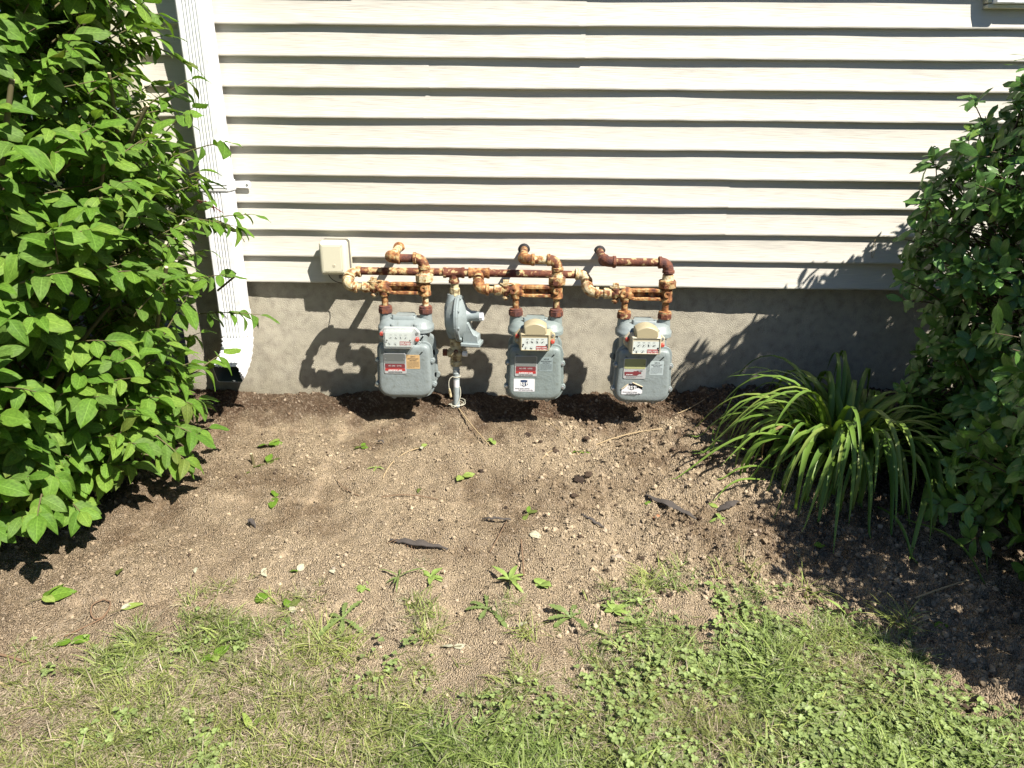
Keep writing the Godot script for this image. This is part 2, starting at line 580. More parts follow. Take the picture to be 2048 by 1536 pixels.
func soil_color(x: float, z: float) -> Color:
	if absf(x) > 4.0 or z < -0.3 or z > 4.0:
		return Color(0.10, 0.115, 0.045)
	var n := nz.get_noise_2d(x * 2.2 + 11.0, z * 2.2)
	var n2 := nz.get_noise_2d(x * 7.0, z * 7.0 + 31.0)
	var n3 := nz.get_noise_2d(x * 160.0, z * 160.0)
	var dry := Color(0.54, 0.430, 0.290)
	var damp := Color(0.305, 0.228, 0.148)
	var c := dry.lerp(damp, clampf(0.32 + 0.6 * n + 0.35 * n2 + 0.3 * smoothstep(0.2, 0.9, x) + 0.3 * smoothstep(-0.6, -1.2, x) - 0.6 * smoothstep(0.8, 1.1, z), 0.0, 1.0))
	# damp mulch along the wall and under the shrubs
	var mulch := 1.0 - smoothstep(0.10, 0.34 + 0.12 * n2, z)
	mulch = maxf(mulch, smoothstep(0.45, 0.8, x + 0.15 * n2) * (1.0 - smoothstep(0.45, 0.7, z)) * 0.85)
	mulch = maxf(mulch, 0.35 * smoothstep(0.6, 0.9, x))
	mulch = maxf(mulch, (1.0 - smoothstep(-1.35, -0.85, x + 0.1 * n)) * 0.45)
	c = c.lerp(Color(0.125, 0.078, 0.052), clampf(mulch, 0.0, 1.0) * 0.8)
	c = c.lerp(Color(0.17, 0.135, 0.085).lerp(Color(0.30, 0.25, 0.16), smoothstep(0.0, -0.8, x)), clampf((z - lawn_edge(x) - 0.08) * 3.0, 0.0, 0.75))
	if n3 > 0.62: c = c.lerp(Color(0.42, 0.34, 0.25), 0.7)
	return c * (1.0 + 0.12 * n3)

# ---------------------------------------------------------------- house wall
const P4 := 0.1016
const SB := 0.482        # bottom of the siding

func siding_panel(x0: float, x1: float, y0: float, courses: int, sd: int, proud: float) -> ArrayMesh:
	var st := mb()
	var prof := [Vector2(0.0, -0.0168)]
	for c in courses:
		var b := P4 * c
		if c > 0: prof.append(Vector2(b - 0.0004, -0.0156))
		prof.append_array([Vector2(b, -0.0016), Vector2(b + 0.0014, 0.0), Vector2(b + 0.008, -0.0016), Vector2(b + 0.035, -0.0080), Vector2(b + 0.070, -0.0130), Vector2(b + P4 + (0.004 if c == courses - 1 else -0.002), -0.0155)])
	var n := maxi(2, int((x1 - x0) / 0.09))
	var cols := []
	for i in n + 1:
		var x := lerpf(x0, x1, float(i) / n)
		var col := PackedVector3Array()
		for k in prof.size():
			var p: Vector2 = prof[k]
			var wav := nz.get_noise_2d(x * 1.1 + sd * 9.0, y0 * 3.0 + floorf(p.x / P4 + 0.01) * 5.0)
			var w2 := nz.get_noise_2d(x * 3.1 + sd * 5.0, y0 * 3.0 + 40.0)
			col.append(Vector3(x, y0 + p.x + 0.0008 * w2, p.y + proud + 0.0016 * wav * clampf(1.0 - fmod(p.x + 0.001, P4) / P4, 0.0, 1.0)))
		cols.append(col)
	for k in prof.size() - 1:
		var q0: Vector2 = prof[k]
		var q1: Vector2 = prof[k + 1]
		if absf(q0.y - q1.y) > absf(q0.x - q1.x) * 2.0 or k == 0: next_sg(st)
		elif k > 0 and absf(prof[k - 1].y - q0.y) > absf(prof[k - 1].x - q0.x) * 2.0: next_sg(st)
		for i in n:
			var v := [cols[i][k], cols[i + 1][k], cols[i + 1][k + 1], cols[i][k + 1]]
			for t in [0, 3, 2, 0, 2, 1]:
				st.set_uv(Vector2(v[t].x + sd * 0.37, v[t].y))
				st.add_vertex(v[t])
	return fin(st)

func build_house() -> void:
	var h := thing("house", "cream vinyl clapboard house wall above a bare concrete foundation", "house", Vector3(0.3, 0, -0.05))
	var o := off(h)
	# foundation: its face leaves the siding a little towards the right
	var st := mb()
	var xs := []
	var x := -1.40
	while x < 4.2:
		xs.append(x); x += 0.02 if x < 1.9 else 0.3
	var ys := []
	for k in 31: ys.append(-0.25 + 0.78 * k / 30.0)
	var g := []
	for xx in xs:
		var col := []
		for yy in ys:
			var z := lerpf(-0.034, -0.060, clampf((xx + 1.1) / 1.9, 0.0, 1.0)) + 0.0016 * nz.get_noise_2d(xx * 6.0, yy * 6.0) + 0.0012 * nz.get_noise_2d(xx * 30.0, yy * 30.0)
			col.append(Vector3(xx, yy, z))
		g.append(col)
	next_sg(st)
	for i in xs.size() - 1:
		for k in ys.size() - 1:
			for v in [g[i][k], g[i][k + 1], g[i + 1][k + 1], g[i][k], g[i + 1][k + 1], g[i + 1][k]]:
				var dirt := (1.0 - smoothstep(0.0, 0.13, v.y + 0.03 * nz.get_noise_2d(v.x * 8.0, v.y * 8.0))) * 0.42
				var blot := smoothstep(0.1, 0.7, nz.get_noise_2d(v.x * 2.6 + 4.0, v.y * 4.0)) * 0.13
				st.set_color(Color(1, 1, 1).lerp(Color(0.55, 0.53, 0.44), clampf(dirt + blot, 0.0, 1.0)))
				st.add_vertex(v)
	st.set_color(Color(1, 1, 1))
	box(st, Vector3(1.4, 0.14, -0.175), Vector3(5.6, 0.78, 0.22))
	part(h, "foundation", fin(st), M.concrete, o)
	st = mb()
	box(st, Vector3(1.4, 1.62, -0.135), Vector3(5.56, 2.26, 0.22))
	part(h, "sheathing", fin(st), M.bark, o)
	st = mb()
	box(st, Vector3(-1.43, 1.615, -0.105), Vector3(0.09, 2.27, 0.26), 0.004)
	part(h, "corner_post", fin(st), M.box_beige, o)
	# double four inch panels, two courses each, lapped at their joints
	var joints := {0: [-0.95, 2.4], 1: [0.76, 3.1], 2: [-0.98, 1.98], 3: [-0.354, 2.7], 4: [0.199, 3.3], 5: [-0.6, 1.9], 6: [0.9, 3.0], 7: [-0.2, 2.2], 8: [0.5, 3.2], 9: [-0.7, 1.6], 10: [0.2, 2.9]}
	for r in 11:
		var y := SB + r * 2 * P4
		var cuts: Array = [-1.385] + joints[r] + [4.15]
		if r < 3 and r != 1: cuts = [-1.385, 2.3 + r * 0.4, 4.15]
		for i in cuts.size() - 1:
			var a: float = cuts[i]
			var b: float = cuts[i + 1]
			# the left panel of a joint laps over the right one by an inch, a hair lower
			if i > 0: a -= 0.025
			part(h, "siding_panel", siding_panel(a, b, y - (0.0 if i % 2 else 0.0012), 2, r * 7 + i, 0.0 if i % 2 else 0.0016), M.vinyl_siding, o)

func build_window() -> void:
	var w := thing("window", "white framed window at the upper right corner of the siding", "window", Vector3(2.0, 1.462, 0.0))
	var o := off(w)
	var x0 := 1.566
	var x1 := 2.45
	var y0 := 1.472
	var y1 := 2.6
	for f in [[Vector3(x0 + 0.03, (y0 + y1) / 2, 0.006), Vector3(0.06, y1 - y0, 0.06)], [Vector3(x1 - 0.03, (y0 + y1) / 2, 0.006), Vector3(0.06, y1 - y0, 0.06)], [Vector3((x0 + x1) / 2, y1 - 0.03, 0.006), Vector3(x1 - x0 - 0.122, 0.06, 0.058)], [Vector3((x0 + x1) / 2, y0 + 0.028, 0.004), Vector3(x1 - x0 - 0.122, 0.056, 0.05)]]:
		var st := mb()
		box(st, f[0], f[1], 0.004)
		part(w, "frame", fin(st), M.window_white, o)
	var st2 := mb()
	box(st2, Vector3((x0 + x1) / 2, y0 - 0.007, 0.002), Vector3(x1 - x0 + 0.03, 0.012, 0.03), 0.002)
	part(w, "sill_channel", fin(st2), M.box_beige, o)
	var st4 := mb()
	box(st4, Vector3(x0 - 0.009, (y0 + y1) / 2, 0.0), Vector3(0.014, y1 - y0 - 0.006, 0.028), 0.002)
	part(w, "side_channel", fin(st4), M.box_beige, o)
	var st3 := mb()
	box(st3, Vector3((x0 + x1) / 2, (y0 + y1) / 2, 0.004), Vector3(x1 - x0 - 0.1, y1 - y0 - 0.1, 0.006))
	part(w, "pane", fin(st3), M.window_glass, o)
	st3 = mb()
	box(st3, Vector3((x0 + x1) / 2, (y0 + y1) / 2, -0.015), Vector3(x1 - x0 - 0.1, y1 - y0 - 0.1, 0.004))
	part(w, "blind", fin(st3), M.window_white, o)

# ---------------------------------------------------------------- downspout
func spout_outline(w: float, d: float) -> PackedVector2Array:     # seen from above: x to the right, y away from the wall; counter-clockwise
	var a := PackedVector2Array()
	var hx := w / 2
	var hy := d / 2
	# right side, from the wall outwards, with two shallow beads
	a.append(Vector2(hx - 0.006, -hy)); a.append(Vector2(hx, -hy + 0.006))
	for k in 3:
		var y := -hy + d * (0.3 + 0.2 * k)
		a.append_array([Vector2(hx, y - 0.004), Vector2(hx - 0.003, y - 0.001), Vector2(hx - 0.003, y + 0.001), Vector2(hx, y + 0.004)])
	a.append(Vector2(hx, hy - 0.006)); a.append(Vector2(hx - 0.006, hy))
	# front, from the right to the left, five narrow grooves in the middle
	for k in 5:
		var x := hx - w * (0.30 + 0.115 * k)
		a.append_array([Vector2(x + 0.0035, hy), Vector2(x + 0.001, hy - 0.0045), Vector2(x - 0.001, hy - 0.0045), Vector2(x - 0.0035, hy)])
	a.append(Vector2(-hx + 0.006, hy)); a.append(Vector2(-hx, hy - 0.006))
	a.append(Vector2(-hx, -hy + 0.006)); a.append(Vector2(-hx + 0.006, -hy))
	return a

func spout_ring(o: PackedVector2Array, c: Vector3, fwd: Vector3, s := 1.0) -> PackedVector3Array:
	var a := PackedVector3Array()
	for p in o: a.append(c + Vector3.RIGHT * p.x * s + fwd * p.y * s)
	return a

func build_downspout() -> void:
	var cx := -1.143
	var cz := 0.049
	var d := thing("downspout", "white ribbed aluminium downspout turning out above the soil at the house corner", "downspout", Vector3(cx, 0.16, cz))
	var o := off(d)
	var out := spout_outline(0.098, 0.078)
	var st := mb()
	var rings := []
	for y in [0.35, 0.7, 1.0, 1.3, 1.8, 2.8]: rings.append(spout_ring(out, Vector3(cx, y, cz), Vector3.BACK))
	rings.reverse()
	# rings run downwards here, so the outline is turned round to keep its faces outwards
	for i in rings.size(): rings[i].reverse()
	smooth_off(st, rings, false)
	part(d, "pipe", fin(st), M.aluminium_white, o)
	# the elbow slips over the pipe: crimped bends that turn it towards the lawn
	st = mb()
	rings = []
	var y := 0.375
	var c := Vector3(cx, y, cz)
	var ang := 0.0
	rings.append(spout_ring(out, c, Vector3.BACK, 1.05))
	c.y = 0.282
	rings.append(spout_ring(out, c, Vector3.BACK, 1.05))
	for k in 6:
		ang += deg_to_rad(11.5)
		var dir := Vector3(0, -cos(ang), sin(ang))
		var fw := Vector3(0, sin(ang), cos(ang))
		c += dir * 0.014
		rings.append(spout_ring(out, c - fw * 0.002, fw, 0.985))
		c += dir * 0.006
		rings.append(spout_ring(out, c, fw, 1.055))
		c += dir * 0.004
	var fw2 := Vector3(0, sin(ang), cos(ang))
	var dir2 := Vector3(0, -cos(ang), sin(ang))
	c += dir2 * 0.055
	rings.append(spout_ring(out, c, fw2, 1.03))
	rings.append(spout_ring(out, c, fw2, 1.0))
	for i in rings.size(): rings[i].reverse()
	loft(st, rings, [], true, false, false)
	part(d, "elbow", fin(st), M.aluminium_white, o)
	st = mb()
	loft(st, [spout_ring(out, c - dir2 * 0.001, fw2, 0.975), spout_ring(out, c - dir2 * 0.06, fw2, 0.95), spout_ring(out, c - dir2 * 0.11 + fw2 * -0.004, fw2, 0.6)], [], true, false, true)
	part(d, "mouth_lining", fin(st), M.residue, o)
	# strap with its screw tab
	st = mb()
	rings = []
	for yy in [0.872, 0.868, 0.840, 0.836]:
		rings.append(spout_ring(rrect(0.105, 0.084, 0.006, 2), Vector3(cx, yy, cz), Vector3.BACK, 1.0 if yy in [0.872, 0.836] else 1.012))
	for i in rings.size(): rings[i].reverse()
	smooth_off(st, rings, true)
	tube(st, [Vector3(cx - 0.052, 0.860, cz + 0.043), Vector3(cx + 0.052, 0.860, cz + 0.043)], 0.0016, 6)
	tube(st, [Vector3(cx - 0.052, 0.848, cz + 0.043), Vector3(cx + 0.052, 0.848, cz + 0.043)], 0.0016, 6)
	var tab := rounded([Vector2(0.0, -0.012), Vector2(0.055, -0.014), Vector2(0.055, 0.014), Vector2(0.0, 0.012)], [0.0, 0.012, 0.012, 0.0])
	prism(st, Transform3D(Basis(), Vector3(cx + 0.053, 0.854, 0.004)), tab, [[0.0, 0.0], [0.002, 0.0]])
	var sp := part(d, "strap", fin(st), M.aluminium_white, o)
	st = mb()
	lathe(st, Vector3(cx + 0.094, 0.854, 0.006), Vector3.BACK, [[0.0, 0.005], [0.002, 0.005], [0.0035, 0.003]], 10)
	part(sp, "screw", fin(st), M.steel)

func smooth_off(st: SurfaceTool, rings: Array, caps: bool) -> void:     # flat faces
	loft(st, rings, [], true, caps, caps)

# ---------------------------------------------------------------- interface box
func build_box() -> void:
	var c := Vector3(-0.735, 0.585, 0.0)
	var b := thing("utility_box", "beige plastic utility interface box with rounded corners on the lowest siding", "utility box", Vector3(c.x, 0.52, 0.0))
	var o := off(b)
	var st := mb()
	prism(st, Transform3D(Basis(), c + Vector3(0.010, 0.004, 0)), rounded([Vector2(-0.052, -0.062), Vector2(0.052, -0.062), Vector2(0.050, 0.068), Vector2(-0.050, 0.068)], [0.012, 0.012, 0.012, 0.012]), [[0.002, 0.0], [0.016, 0.0]])
	part(b, "back_plate", fin(st), M.box_beige, o)
	st = mb()
	prism(st, Transform3D(Basis(), c + Vector3(0.008, 0.004, 0)), rounded([Vector2(-0.053, -0.063), Vector2(0.053, -0.063), Vector2(0.051, 0.069), Vector2(-0.051, 0.069)], [0.012, 0.012, 0.012, 0.012]), [[0.0162, 0.0], [0.0185, 0.0]])
	part(b, "gasket", fin(st), M.box_seal, o)
	st = mb()
	var f := rounded([Vector2(-0.054, -0.064), Vector2(0.054, -0.064), Vector2(0.053, 0.068), Vector2(-0.055, 0.068)], [0.016, 0.016, 0.016, 0.016], 6)
	prism(st, Transform3D(Basis(), c), f, [[0.0187, 0.0], [0.045, 0.003], [0.054, 0.006], [0.058, 0.012], [0.0586, 0.016]])
	var lid := part(b, "cover", fin(st), M.box_beige, o)
	st = mb()
	prism(st, Transform3D(Basis(), c + Vector3(-0.002, 0.002, 0.0584)), rrect(0.070, 0.096, 0.003), [[0.0, 0.0], [0.0010, 0.0006]])
	part(lid, "raised_panel", fin(st), M.box_beige)
	st = mb()
	lathe(st, c + Vector3(0.004, -0.024, 0.0593), Vector3.BACK, [[0.0, 0.006], [0.0012, 0.005], [0.0014, 0.002], [0.0006, 0.001]], 14)
	part(lid, "screw_boss", fin(st), M.index_cream)
	st = mb()
	tube(st, bez(c + Vector3(-0.028, -0.047, 0.0596), c + Vector3(-0.020, -0.053, 0.0598), c + Vector3(-0.014, -0.043, 0.0596), 6), 0.0006, 5)
	part(lid, "emblem", fin(st), M.index_tan)
	words(lid, "embossed_name", "meTTrend", c + Vector3(0.012, -0.0495, 0.0594), 0.0055, M.index_tan, false, 1.25)
	st = mb()
	lathe(st, c + Vector3(0.016, -0.068, 0.022), Vector3.DOWN, [[0.0, 0.007], [0.012, 0.007], [0.013, 0.004]], 12)
	part(b, "plug", fin(st), M.box_seal, o)
	var w := thing("wire", "thin black wire curving from the utility box to the gas pipes", "wire", Vector3(-0.76, 0.5, 0.02))
	st = mb()
	var pts := bez(Vector3(-0.765, 0.524, 0.028), Vector3(-0.755, 0.492, 0.03), Vector3(-0.715, 0.488, 0.03), 8)
	pts.append_array(bez(Vector3(-0.705, 0.486, 0.032), Vector3(-0.68, 0.478, 0.05), Vector3(-0.655, 0.492, 0.12), 8))
	tube(st, pts, 0.0016, 6)
	part(w, "cable", fin(st), M.wire_black, off(w))

# ---------------------------------------------------------------- gas pipes
const MX := [-0.440, 0.0425, 0.442]        # meters
const MBY := [0.512, 0.508, 0.501]         # meter bars
const SX := [-0.655, -0.172, 0.228]        # swing joints
const HX := [-0.490, -0.005, 0.287]        # outlets through the siding
const OY := [0.620, 0.620, 0.616]
const ZM := 0.12
const ZB := 0.20

func build_pipes() -> void:
	var my := 0.553
	var t := thing("gas_manifold", "rusty horizontal gas manifold pipe with tees and swing elbows behind the meters", "gas pipe", Vector3(-0.22, my, ZM))
	var o := off(t)
	part(t, "pipe", pipe(Vector3(-0.625, my + 0.002, ZM), Vector3(-0.29, my + 0.001, ZM), 0.0146), M.rust_mixed, o)
	part(t, "pipe", pipe(Vector3(-0.24, my, ZM), Vector3(-0.205, my, ZM), 0.0146), M.rust_dark, o)
	part(t, "pipe", pipe(Vector3(-0.145, my, ZM), Vector3(0.20, my - 0.002, ZM), 0.0146), M.rust_dark, o)
	for k in 2:       # tees
		var x: float = [-0.266, -0.172][k]
		var dn: Vector3 = [Vector3.DOWN, Vector3(0, -0.45, 1.0).normalized()][k]
		var st := mb()
		var c := Vector3(x, my, ZM)
		lathe(st, c - Vector3(0.040, 0, 0), Vector3.RIGHT, [[0.0, 0.0165], [0.001, 0.0205], [0.010, 0.0205], [0.013, 0.0185], [0.067, 0.0185], [0.070, 0.0205], [0.079, 0.0205], [0.080, 0.0165]], 20)
		lathe(st, c, dn, [[0.0, 0.0180], [0.026, 0.0180], [0.029, 0.0205], [0.038, 0.0205], [0.039, 0.0165]], 20)
		part(t, "tee", fin(st), [M.rust_dark, M.rust_orange][k], o)
	for j in 3:
		var top := Vector3(SX[j], my, ZM)
		var bot := Vector3(SX[j] + 0.002, MBY[j] + 0.001, ZB)
		var dn := (bot - top).normalized()
		if j != 1:
			part(t, "elbow", elbow(top, Vector3.RIGHT if j == 0 else Vector3.LEFT, dn, 0.038, 0.0185, 0.0215), [M.rust_cream, M.rust_cream, M.rust_cream][j], o)
		part(t, "nipple", pipe(top + dn * 0.032, bot - dn * 0.030, 0.0140), M.rust_mixed, o)
		part(t, "elbow", elbow(bot, -dn, Vector3.RIGHT, 0.037, 0.0190, 0.0220), [M.rust_cream, M.rust_orange, M.rust_cream][j], o)
	# one bar with stop valve and unions to each meter
	var place := ["leftmost", "middle", "right-hand"]
	for j in 3:
		var y: float = MBY[j]
		var xl: float = MX[j] - 0.0745
		var xr: float = MX[j] + 0.0745
		var b := thing("meter_bar", "rusty cast iron bar with stop valve above the %s gas meter" % place[j], "meter bar", Vector3(MX[j], y - 0.05, ZB), "meter bars")
		var bo := off(b)
		var iron: Material = [M.rust_orange, M.rust_orange, M.rust_orange][j]
		# inlet: coupling, stop valve with its tee head
		var st := mb()
		var xa: float = SX[j] + 0.030
		lathe(st, Vector3(xa, y, ZB), Vector3.RIGHT, [[0.0, 0.013], [xl - 0.070 - xa, 0.013]], 18)
		part(b, "nipple", fin(st), M.rust_cream, bo)
		st = mb()
		lathe(st, Vector3(xl - 0.080, y, ZB), Vector3.RIGHT, [[0.0, 0.017], [0.002, 0.0195], [0.026, 0.0195], [0.028, 0.016]], 20)
		part(b, "coupling", fin(st), M.rust_cream, bo)
		st = mb()
		lathe(st, Vector3(xl - 0.052, y, ZB), Vector3.RIGHT, [[0.0, 0.0150], [0.006, 0.0175], [0.030, 0.0175], [0.036, 0.020]], 16)
		lathe(st, Vector3(xl - 0.037, y + 0.020, ZB + 0.003), Vector3.DOWN, [[0.0, 0.0125], [0.002, 0.0145], [0.036, 0.0125], [0.042, 0.008]], 16)
		var v := part(b, "stop_valve", fin(st), M.rust_mixed, bo)
		st = mb()
		box(st, Vector3(xl - 0.037, y + 0.032, ZB + 0.003), Vector3(0.022, 0.013, 0.011), 0.002)
		part(v, "valve_head", fin(st), M.rust_cream)
		st = mb()
		prism(st, Transform3D(Basis(Vector3.RIGHT, -PI / 2), Vector3(xl - 0.030, y + 0.0215, ZB + 0.003)), rrect(0.056, 0.018, 0.006, 3), [[0.0, 0.0], [0.004, 0.0]])
		part(v, "lock_wing", fin(st), M.rust_cream)
		st = mb()
		lathe(st, Vector3(xl - 0.037, y - 0.020, ZB + 0.003), Vector3.DOWN, [[0.0, 0.009], [0.004, 0.0135], [0.009, 0.0135], [0.011, 0.009], [0.016, 0.008]], 14)
		part(v, "cap_nut", fin(st), M.rust_cream)
		# the casting: left head, two rails, right head
		st = mb()
		lathe(st, Vector3(xl - 0.016, y, ZB), Vector3.RIGHT, [[0.0, 0.020], [0.010, 0.0245], [0.024, 0.0245], [0.036, 0.020], [0.046, 0.011]], 20)
		lathe(st, Vector3(xl, y + 0.020, ZB), Vector3.DOWN, [[0.0, 0.012], [0.008, 0.0205], [0.030, 0.0215], [0.046, 0.0175], [0.050, 0.0175]], 20)
		for r in [[0.0145, 0.006], [-0.0165, 0.0055]]:
			var pts := [Vector3(xl + 0.012, y + r[0] * 0.7, ZB + 0.004), Vector3(xl + 0.034, y + r[0], ZB + 0.006), Vector3(xr - 0.03, y + r[0], ZB + 0.006), Vector3(xr - 0.008, y + r[0], ZB + 0.004)]
			for q in pts.size() - 1:
				var mid: Vector3 = (pts[q] + pts[q + 1]) / 2
				var dv: Vector3 = pts[q + 1] - pts[q]
				box(st, mid, Vector3(dv.length() + 0.003, r[1] * 2, 0.026), 0.003, Basis(Vector3.BACK, atan2(dv.y, dv.x)))
		box(st, Vector3(MX[j], y - 0.001, ZB - 0.004), Vector3(0.125, 0.030, 0.008))
		lathe(st, Vector3(xr, y + 0.0235, ZB), Vector3.DOWN, [[0.0, 0.0205], [0.034, 0.0205], [0.038, 0.0225], [0.050, 0.0225], [0.053, 0.018]], 20)
		part(b, "casting", fin(st), iron, bo)
		st = mb()
		lathe(st, Vector3(MX[j] + 0.003, y, ZB + 0.001), Vector3.BACK, [[0.0, 0.006], [0.002, 0.0045]], 12)
		part(b, "hole", fin(st), M.dark, bo)
		for px in [xl - 0.010, xr - 0.002]:
			st = mb()
			lathe(st, Vector3(px, y + 0.002, ZB + 0.016), Vector3.BACK, [[0.0, 0.0125], [0.010, 0.0120], [0.0108, 0.0105], [0.0100, 0.0050], [0.0075, 0.0030]], 18)
			part(b, "plug", fin(st), M.rust_orange, bo)
		# outlet union and nipples
		part(b, "union_nut", hexnut(Vector3(xr, y + 0.037, ZB), Vector3.UP, 0.030, 0.0325, 0.3, 8), M.rust_cream if j == 0 else M.rust_mixed, bo)
		st = mb()
		lathe(st, Vector3(xr, y + 0.052, ZB), Vector3.UP, [[0.0, 0.022], [0.003, 0.0205], [0.019, 0.0195], [0.021, 0.017]], 20)
		part(b, "union_collar", fin(st), M.rust_cream, bo)
		for px in [xl, xr]:
			part(b, "nipple", pipe(Vector3(px, y - 0.028, ZB), Vector3(px, 0.436, ZB), 0.0120), M.rust_orange if px == xl else [M.rust_cream, M.rust_dark, M.rust_orange][j], bo)
			part(b, "swivel_nut", hexnut(Vector3(px, 0.4275 - 0.004 * j, ZB), Vector3.UP, 0.022, 0.0265, 0.5 + j, 8), M.rust_nut if j < 2 else M.rust_dark, bo)
			st = mb()
			lathe(st, Vector3(px, 0.4385 - 0.004 * j, ZB), Vector3.UP, [[0.0, 0.0235], [0.005, 0.0235], [0.007, 0.018]], 16)
			part(b, "swivel_ring", fin(st), M.rust_nut if j < 2 else M.rust_orange, bo)
		# the line into the house
		var u := thing("outlet_pipe", ["rusty outlet pipe with a tan elbow entering the siding beside the beige box", "rusty outlet pipe entering the siding above the middle meter", "long dark rusty outlet pipe entering the siding at the right"][j], "gas pipe", Vector3(HX[j], OY[j], 0.0), "outlet pipes into the wall")
		var uo := off(u)
		var oy: float = OY[j]
		part(u, "pipe", pipe(Vector3(HX[j], oy, -0.03), Vector3(HX[j], oy, ZB - 0.03), 0.0146), [M.rust_cream, M.rust_mixed, M.rust_dark][j], uo)
		part(u, "elbow", elbow(Vector3(HX[j], oy, ZB), Vector3.FORWARD, Vector3.RIGHT, 0.036, 0.0190, 0.0220), [M.rust_orange, M.rust_orange, M.rust_nut][j], uo)
		part(u, "pipe", pipe(Vector3(HX[j] + 0.03, oy, ZB), Vector3(xr - 0.03, oy, ZB), 0.0146), [M.rust_nut, M.rust_cream, M.rust_dark][j], uo)
		part(u, "elbow", elbow(Vector3(xr, oy, ZB), Vector3.LEFT, Vector3.DOWN, 0.036, 0.0190, 0.0220), [M.rust_mixed, M.rust_mixed, M.rust_nut][j], uo)
		part(u, "nipple", pipe(Vector3(xr, oy - 0.03, ZB), Vector3(xr, y + 0.070, ZB), 0.0146), M.rust_nut, uo)
		st = mb()
		lathe(st, Vector3(HX[j], oy, -0.012), Vector3.BACK, [[0.0, 0.024], [0.006, 0.023], [0.009, 0.0150]], 16)
		part(u, "wall_seal", fin(st), [M.rust_orange, M.dark, M.dark][j], uo)

# ---------------------------------------------------------------- meters
func build_meters() -> void:
	var labels := ["leftmost grey gas meter with an orange notice and a clear index cover", "middle grey gas meter with a white 811 sticker", "right-hand grey gas meter with a torn, peeling sticker"]
	for j in 3:
		var g: Material = M.meter_grey_green if j == 1 else M.meter_grey
		var m := thing("gas_meter", labels[j], "gas meter", Vector3(MX[j], 0.103 - 0.003 * j, ZB), "gas meters")
		# local: x across, y up from the bottom, z away from the wall
		var st := mb()
		var body := rounded([Vector2(-0.088, 0.012), Vector2(0.088, 0.012), Vector2(0.083, 0.255), Vector2(-0.083, 0.255)], [0.05, 0.05, 0.01, 0.01])
		prism(st, Transform3D(), body, [[-0.056, 0.014], [-0.045, 0.004], [-0.03, 0.0], [0.03, 0.0], [0.045, 0.004], [0.056, 0.014]])
		part(m, "body", fin(st), g)
		for s in [1, -1]:
			st = mb()
			var cover := rounded([Vector2(-0.111, 0.0), Vector2(0.111, 0.0), Vector2(0.101, 0.222), Vector2(-0.101, 0.222)], [0.062, 0.062, 0.036, 0.036], 8)
			var xf := Transform3D(Basis(Vector3.UP, 0.0 if s > 0 else PI), Vector3(0, 0, 0.0))
			prism(st, xf, cover, [[0.046, 0.006], [0.048, 0.0005], [0.0495, 0.0], [0.0565, 0.0], [0.058, 0.001], [0.0585, 0.0085], [0.066, 0.0098], [0.073, 0.010], [0.0775, 0.0145], [0.0795, 0.022], [0.080, 0.034]])
			var cv := part(m, "front_cover" if s > 0 else "back_cover", fin(st), g)
			for q in [[-0.103, 0.055], [0.103, 0.055], [-0.099, 0.147], [0.099, 0.147], [-0.047, 0.007], [0.047, 0.007], [0.052, 0.213], [-0.052, 0.213]]:
				st = mb()
				var at := xf * Vector3(q[0] * 1.012, q[1] + (-0.001 if q[1] < 0.02 else 0.0), 0.0)
				var ax := Vector3(0, 0, s)
				lathe(st, at + ax * 0.046, ax, [[0.0, 0.0115], [0.014, 0.0112], [0.0155, 0.0098]], 16)
				part(cv, "bolt_boss", fin(st), g)
				st = mb()
				lathe(st, at + ax * 0.0612, ax, [[0.0, 0.0068], [0.0045, 0.0064], [0.0055, 0.004]], 6, true)
				part(cv, "bolt", fin(st), M.steel if j > 0 else g)
		# top casting: flange, dome, raised plate and the two necks
		st = mb()
		var up := Basis(Vector3.RIGHT, -PI / 2)
		var el := rounded([Vector2(-0.103, -0.060), Vector2(0.103, -0.060), Vector2(0.103, 0.060), Vector2(-0.103, 0.060)], [0.055, 0.055, 0.055, 0.055], 8)
		prism(st, Transform3D(up, Vector3.ZERO), el, [[0.250, 0.004], [0.252, 0.0], [0.2595, 0.0], [0.261, 0.002], [0.2615, 0.0], [0.268, 0.0], [0.2705, 0.003], [0.281, 0.007], [0.290, 0.014], [0.296, 0.024], [0.2985, 0.036]])
		var top := part(m, "top_casting", fin(st), g)
		st = mb()
		prism(st, Transform3D(up, Vector3(-0.002, 0, 0)), rounded([Vector2(-0.046, -0.036), Vector2(0.046, -0.036), Vector2(0.034, 0.034), Vector2(-0.032, 0.034)], [0.01, 0.01, 0.01, 0.01]), [[0.296, 0.0], [0.306, 0.001], [0.3095, 0.004]])
		part(top, "raised_plate", fin(st), g)
		for s in [-1, 1]:
			st = mb()
			lathe(st, Vector3(0.0745 * s, 0.262, -0.002), Vector3.UP, [[0.0, 0.0245], [0.030, 0.0235], [0.036, 0.0225], [0.050, 0.0222]], 20)
			part(top, "neck", fin(st), g)
			st = mb()
			lathe(st, Vector3(0.042 * s, 0.272, 0.050), Vector3.UP, [[0.0, 0.0085], [0.012, 0.0085], [0.014, 0.006]], 12)
			lathe(st, Vector3(0.04 * s - 0.002, 0.306, 0.022), Vector3.UP, [[0.0, 0.006], [0.006, 0.006], [0.007, 0.004]], 8)
			part(top, "screw", fin(st), g)
		build_index(m, j)
		build_badges(m, j)

